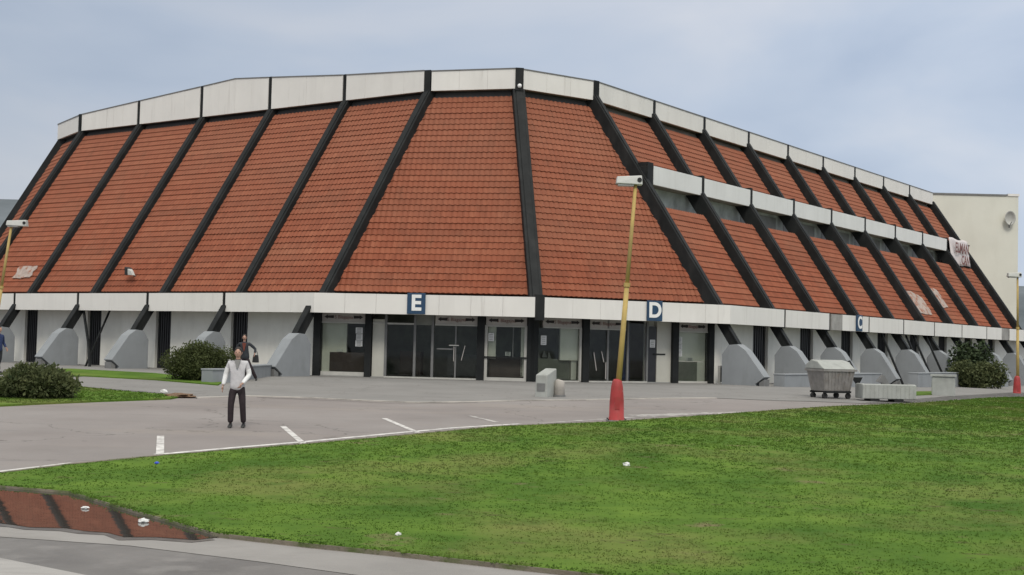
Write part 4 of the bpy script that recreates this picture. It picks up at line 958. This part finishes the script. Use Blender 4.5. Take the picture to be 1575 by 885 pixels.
# litter ----------------------------------------------------------------------------------
def crumple(name, loc, rad, m, seed, label, cat, flat=.6):
    r = random.Random(seed); bm = BM(); bmesh.ops.create_icosphere(bm, subdivisions=3, radius=1)
    for v in bm.verts:
        k = 1+.5*noise.noise(v.co*1.6+Vector((seed, 0, 0)))+.2*noise.noise(v.co*4); v.co = Vector((v.co.x*rad[0]*k, v.co.y*rad[1]*k, max(-.02, v.co.z*rad[2]*k+rad[2]*.6)))
    o = obj(name, bm, m, None); o.location = loc; return tag(o, label, cat)
crumple('plastic_bag', gp(220, 806)+Vector((0, 0, .02)), (.06, .045, .025), M['paper'], 1, 'larger white plastic bag scrap lying in the puddle', 'litter')
crumple('plastic_bag', gp(131, 785)+Vector((0, 0, .02)), (.045, .035, .018), M['paper'], 2, 'small white scrap in the puddle near the kerb', 'litter')
crumple('crumpled_paper', gp(963, 721)+Vector((0, 0, .05)), (.065, .05, .035), M['paper'], 3, 'crumpled white paper lying in the middle of the lawn', 'litter')
crumple('crumpled_paper', gp(612, 831)+Vector((0, 0, .05)), (.03, .03, .02), M['paper'], 4, 'small pale scrap near the front edge of the lawn', 'litter')
crumple('bottle_cap', gp(241, 719)+Vector((0, 0, .06)), (.03, .03, .02), M['bluecap'] if 'bluecap' in M else mat('blue_plastic', (.05, .1, .6), .4), 5, 'tiny bright blue plastic scrap on the grass', 'litter')
crumple('leaf_heap', gp(275, 612)+Vector((0, 0, .02)), (.45, .25, .07), M['dirt'], 6, 'low heap of dead leaves and litter at the tip of the grass island', 'leaf heap')
crumple('plastic_bag', gp(252, 607)+Vector((0, 0, .05)), (.1, .07, .06), M['paper'], 7, 'white scrap beside the leaf heap on the grass island tip', 'litter')

# ------------------------------------------------------------------ people
def skinned(chains, rads, name, m, parent, sub=2, extra=None):
    """chains: list of lists of joint names; joints dict -> one skinned mesh"""
    J = {}; verts, edges_, rr = [], [], []
    for ch in chains:
        for a in ch:
            if a[0] not in J: J[a[0]] = len(verts); verts.append(tuple(a[1])); rr.append(a[2])
        for a, b in zip(ch, ch[1:]): edges_.append((J[a[0]], J[b[0]]))
    me = bpy.data.meshes.new(name); me.from_pydata(verts, edges_, []); o = bpy.data.objects.new(name, me); COL.objects.link(o)
    o.modifiers.new('skin', 'SKIN'); 
    for i, q in enumerate(rr): me.skin_vertices[0].data[i].radius = q if isinstance(q, tuple) else (q, q)
    me.skin_vertices[0].data[0].use_root = True
    s = o.modifiers.new('sub', 'SUBSURF'); s.levels = sub; s.render_levels = sub
    dg = bpy.context.evaluated_depsgraph_get(); dg.update(); nm = bpy.data.meshes.new_from_object(o.evaluated_get(dg)); bpy.data.objects.remove(o)
    bm = BM(); bm.from_mesh(nm); bpy.data.meshes.remove(nm)
    if extra: extra(bm)
    return obj(name, bm, m, parent, True)
def ell(bm, c, r3, rot=None, seg=14):
    r = bmesh.ops.create_uvsphere(bm, u_segments=seg, v_segments=10, radius=1)
    for v in r['verts']: v.co = Vector((v.co.x*r3[0], v.co.y*r3[1], v.co.z*r3[2])) + Vector(c)
    return r['verts']
def person(loc, rz, label, pose, jm, tm, jacket_split=False, sleeve=None, inner=None, hairlen=0, scale=1.):
    """faces local -Y; pose gives joints of elbows, hands, knees, feet"""
    root = empty('person', loc, rz, label=label, cat='person'); root.scale = (scale,)*3
    V = Vector; P = pose
    pel, che, nek, hd = V(P.get('pel', (0, 0, .93))), V(P.get('che', (0, -.01, 1.28))), V(P.get('nek', (0, -.01, 1.48))), V(P.get('head', (0, -.03, 1.63)))
    arms, legs = {}, {}
    for s, sn in ((-1, 'r'), (1, 'l')):
        arms[sn] = (V((s*.18, 0, 1.42)), V(P['el'+sn]), V(P['wr'+sn])); legs[sn] = (V((s*.095, 0, .88)), V(P['kn'+sn]), V(P['an'+sn]))
    def head_extra(bm):
        vs = ell(bm, hd, (.075, .095, .115), seg=18)
        for v in vs:
            q = v.co-hd
            if q.z < -.03: v.co.x = hd.x + q.x*(1-.9*(-q.z-.03)); 
        vs2 = ell(bm, hd+V((0, -.098, -.012)), (.013, .02, .024), seg=8)
        for s in (-1, 1): ell(bm, hd+V((s*.077, .005, -.005)), (.012, .022, .032), seg=8)
        ell(bm, hd+V((0, -.083, -.055)), (.026, .012, .009), seg=8)
        for sn in 'rl':
            a, e_, w_ = arms[sn]; d = (w_-e_).normalized(); s = -1 if sn == 'r' else 1
            sd_ = d.cross(V((0, -1, 0))).normalized(); palm = w_+d*.05; fr = d.cross(sd_)
            # palm
            vv = ell(bm, palm, (.022, .04, .05), seg=10)
            for i in range(4):
                b0 = w_+d*.075+fr*(i-1.5)*.019; ln = [.075, .085, .08, .062][i]
                tube(bm, [b0, b0+d*ln*.5+sd_*.006*s, b0+d*ln*.85+sd_*.025*s], [.0095, .0085, .006], 6)
            b0 = w_+d*.02+fr*(-.03); tube(bm, [b0, b0+d*.03-fr*.022, b0+d*.062-fr*.02], [.012, .01, .007], 6)
    ch = [[('pel', pel, (.1, .075)), ('che', che, (.115, .08)), ('nek', nek, .05), ('head', hd-V((0, 0, .06)), .05)]]
    for sn in 'rl':
        a, e_, w_ = arms[sn]; h, k, n = legs[sn]
        ch.append([('che', che, .13), ('sh'+sn, a, .05), ('el'+sn, e_, .037), ('wr'+sn, w_, .025)])
        ch.append([('pel', pel, .1), ('hip'+sn, h, .06), ('kn'+sn, k, .05), ('an'+sn, n, .034)])
    body = skinned(ch, None, 'body', M['skin'], root, 2, head_extra)
    # jacket
    hem = V((pel.x, pel.y, pel.z-.15))
    jc = [[('hem', hem, (.18, .13)), ('hip', pel+V((0, 0, .0)), (.18, .135)), ('mid', (pel+che)/2+V((0, 0, .02)), (.158, .12)), ('che', che+V((0, 0, .03)), (.155, .115)), ('col', nek-V((0, 0, .045)), (.075, .07)), ('coll', nek+V((0, 0, .015)), (.068, .065))]]
    sl = []
    for sn in 'rl':
        a, e_, w_ = arms[sn]; c = [('che', che+V((0, 0, .03)), .15), ('sh'+sn, a+V((0, 0, -.015)), .066), ('el'+sn, e_, .055), ('cu'+sn, lerp(e_, w_, .9), .042)]
        jc.append(c)
    jk = skinned(jc, None, 'jacket', jm, root, 2)
    if sleeve:
        for sn in 'rl':
            a, e_, w_ = arms[sn]
            skinned([[('s', lerp(a, e_, .3), .064), ('m', lerp(a, e_, .75), .062), ('el', e_, .06), ('cu', lerp(e_, w_, .95), .048)]], None, 'sleeve', sleeve, root, 2)
        bm = BM(); prism(bm, [(-.065, 1.475), (.065, 1.475), (.03, 1.36), (.02, 1.3), (-.02, 1.3), (-.03, 1.36)], lambda a, z: Vector((a, -.075-(1.475-z)*.3, z)), lambda a, z: Vector((a, -.105-(1.475-z)*.3, z))); obj('neck_opening', bm, M['frame'], jk)
    if inner:
        bm = BM(); vs = [bm.verts.new(q) for q in ((-.075, -.125, 1.43), (.075, -.125, 1.43), (.012, -.15, 1.12), (-.012, -.15, 1.12))]; bm.faces.new(vs); o = obj('inner_shirt', bm, inner, root); o.modifiers.new('s', 'SOLIDIFY').thickness = .02
    tc_ = [[('w', V((pel.x, pel.y, pel.z+.04)), (.145, .105)), ('pel', pel-V((0, 0, .06)), (.15, .115))]]
    for sn in 'rl':
        h, k, n = legs[sn]; tc_.append([('pel', pel-V((0, 0, .06)), .14), ('h'+sn, h-V((0, 0, .06)), .095), ('k'+sn, k, .073), ('a'+sn, n, .066)])
    skinned(tc_, None, 'trousers', tm, root, 2)
    for sn in 'rl':
        n = legs[sn][2]; g0 = max(0, n.z-.08); bm = BM(); hexa(bm, [(n.x-.045, n.y-.19, g0), (n.x+.045, n.y-.19, g0), (n.x+.04, n.y+.075, g0), (n.x-.04, n.y+.075, g0)], [(n.x-.03, n.y-.15, g0+.05), (n.x+.03, n.y-.15, g0+.05), (n.x+.035, n.y+.06, g0+.1), (n.x-.035, n.y+.06, g0+.1)]); bevel(obj('shoe', bm, M['shoe'], root), .02, 2)
    bm = BM(); vs = ell(bm, hd+V((0, .016, .018)), (.086, .101, .112), seg=18)
    for v in vs:
        q = v.co-hd
        if q.y < -.045 and q.z < .045: v.co.y = hd.y-.045+ (q.y+.045)*.1
        if q.z < -.03 and not hairlen: v.co.z = hd.z-.03+(q.z+.03)*.3
    obj('hair', bm, M['hair'], root, True)
    for s in (-1, 1):
        bm = BM(); ell(bm, hd+V((s*.03, -.085, .008)), (.012, .008, .007), seg=8); obj('eye', bm, M['rubber'], body)
    return root
# main pedestrian: light jacket, hands low
pm = person(gp(363, 658), R(4), 'person in a light grey jacket with white sleeves and dark trousers walking in front',
    dict(elr=(-.26, .04, 1.15), wrr=(-.3, -.06, .9), ell=(.25, .02, 1.15), wrl=(.12, -.19, .95), knr=(-.12, -.06, .48), anr=(-.12, -.04, .09), knl=(.13, -.03, .48), anl=(.15, .06, .09), che=(0, -.01, 1.3)),
    M['jacket'], M['trousers'], sleeve=M['sleeve'], scale=1.0)
p2 = person(gp(374, 586), R(8), 'person in dark clothes over a rust coloured top walking behind the one in grey',
    dict(elr=(-.3, .06, 1.16), wrr=(-.28, -.1, .98), ell=(.42, .02, 1.2), wrl=(.4, -.14, 1.02), pel=(.04, 0, .92), knr=(.08, -.1, .48), anr=(.14, .02, .09), knl=(.28, -.08, .5), anl=(.48, -.0, .09)),
    M['darkcloth'], M['trousers'], inner=M['redcloth'], scale=.97)
bg_ = empty('handbag', gp(391, 586)+Vector((.05, -.12, .95)), 0, label='black bag held by the second pedestrian', cat='bag')
bm = BM(); hexa(bm, [(-.12, -.06, -.28), (.12, -.06, -.28), (.12, .06, -.28), (-.12, .06, -.28)], [(-.09, -.04, .0), (.09, -.04, .0), (.09, .04, .0), (-.09, .04, .0)]); bevel(obj('pouch', bm, M['shoe'], bg_), .02); bm = BM(); tube(bm, [(-.07, 0, 0), (-.04, 0, .12), (.04, 0, .12), (.07, 0, 0)], .012, 6); obj('handle', bm, M['shoe'], bg_)
p3 = person(at_depth(-2, 50), R(60), 'person in a navy jacket half cut off by the left edge of the photo',
    dict(elr=(-.26, .05, 1.14), wrr=(-.28, -.1, .93), ell=(.26, .05, 1.14), wrl=(.28, -.1, .93), knr=(-.1, -.12, .48), anr=(-.1, -.2, .09), knl=(.1, .02, .48), anl=(.1, .18, .12)),
    M['bluecloth'], M['darkcloth'])
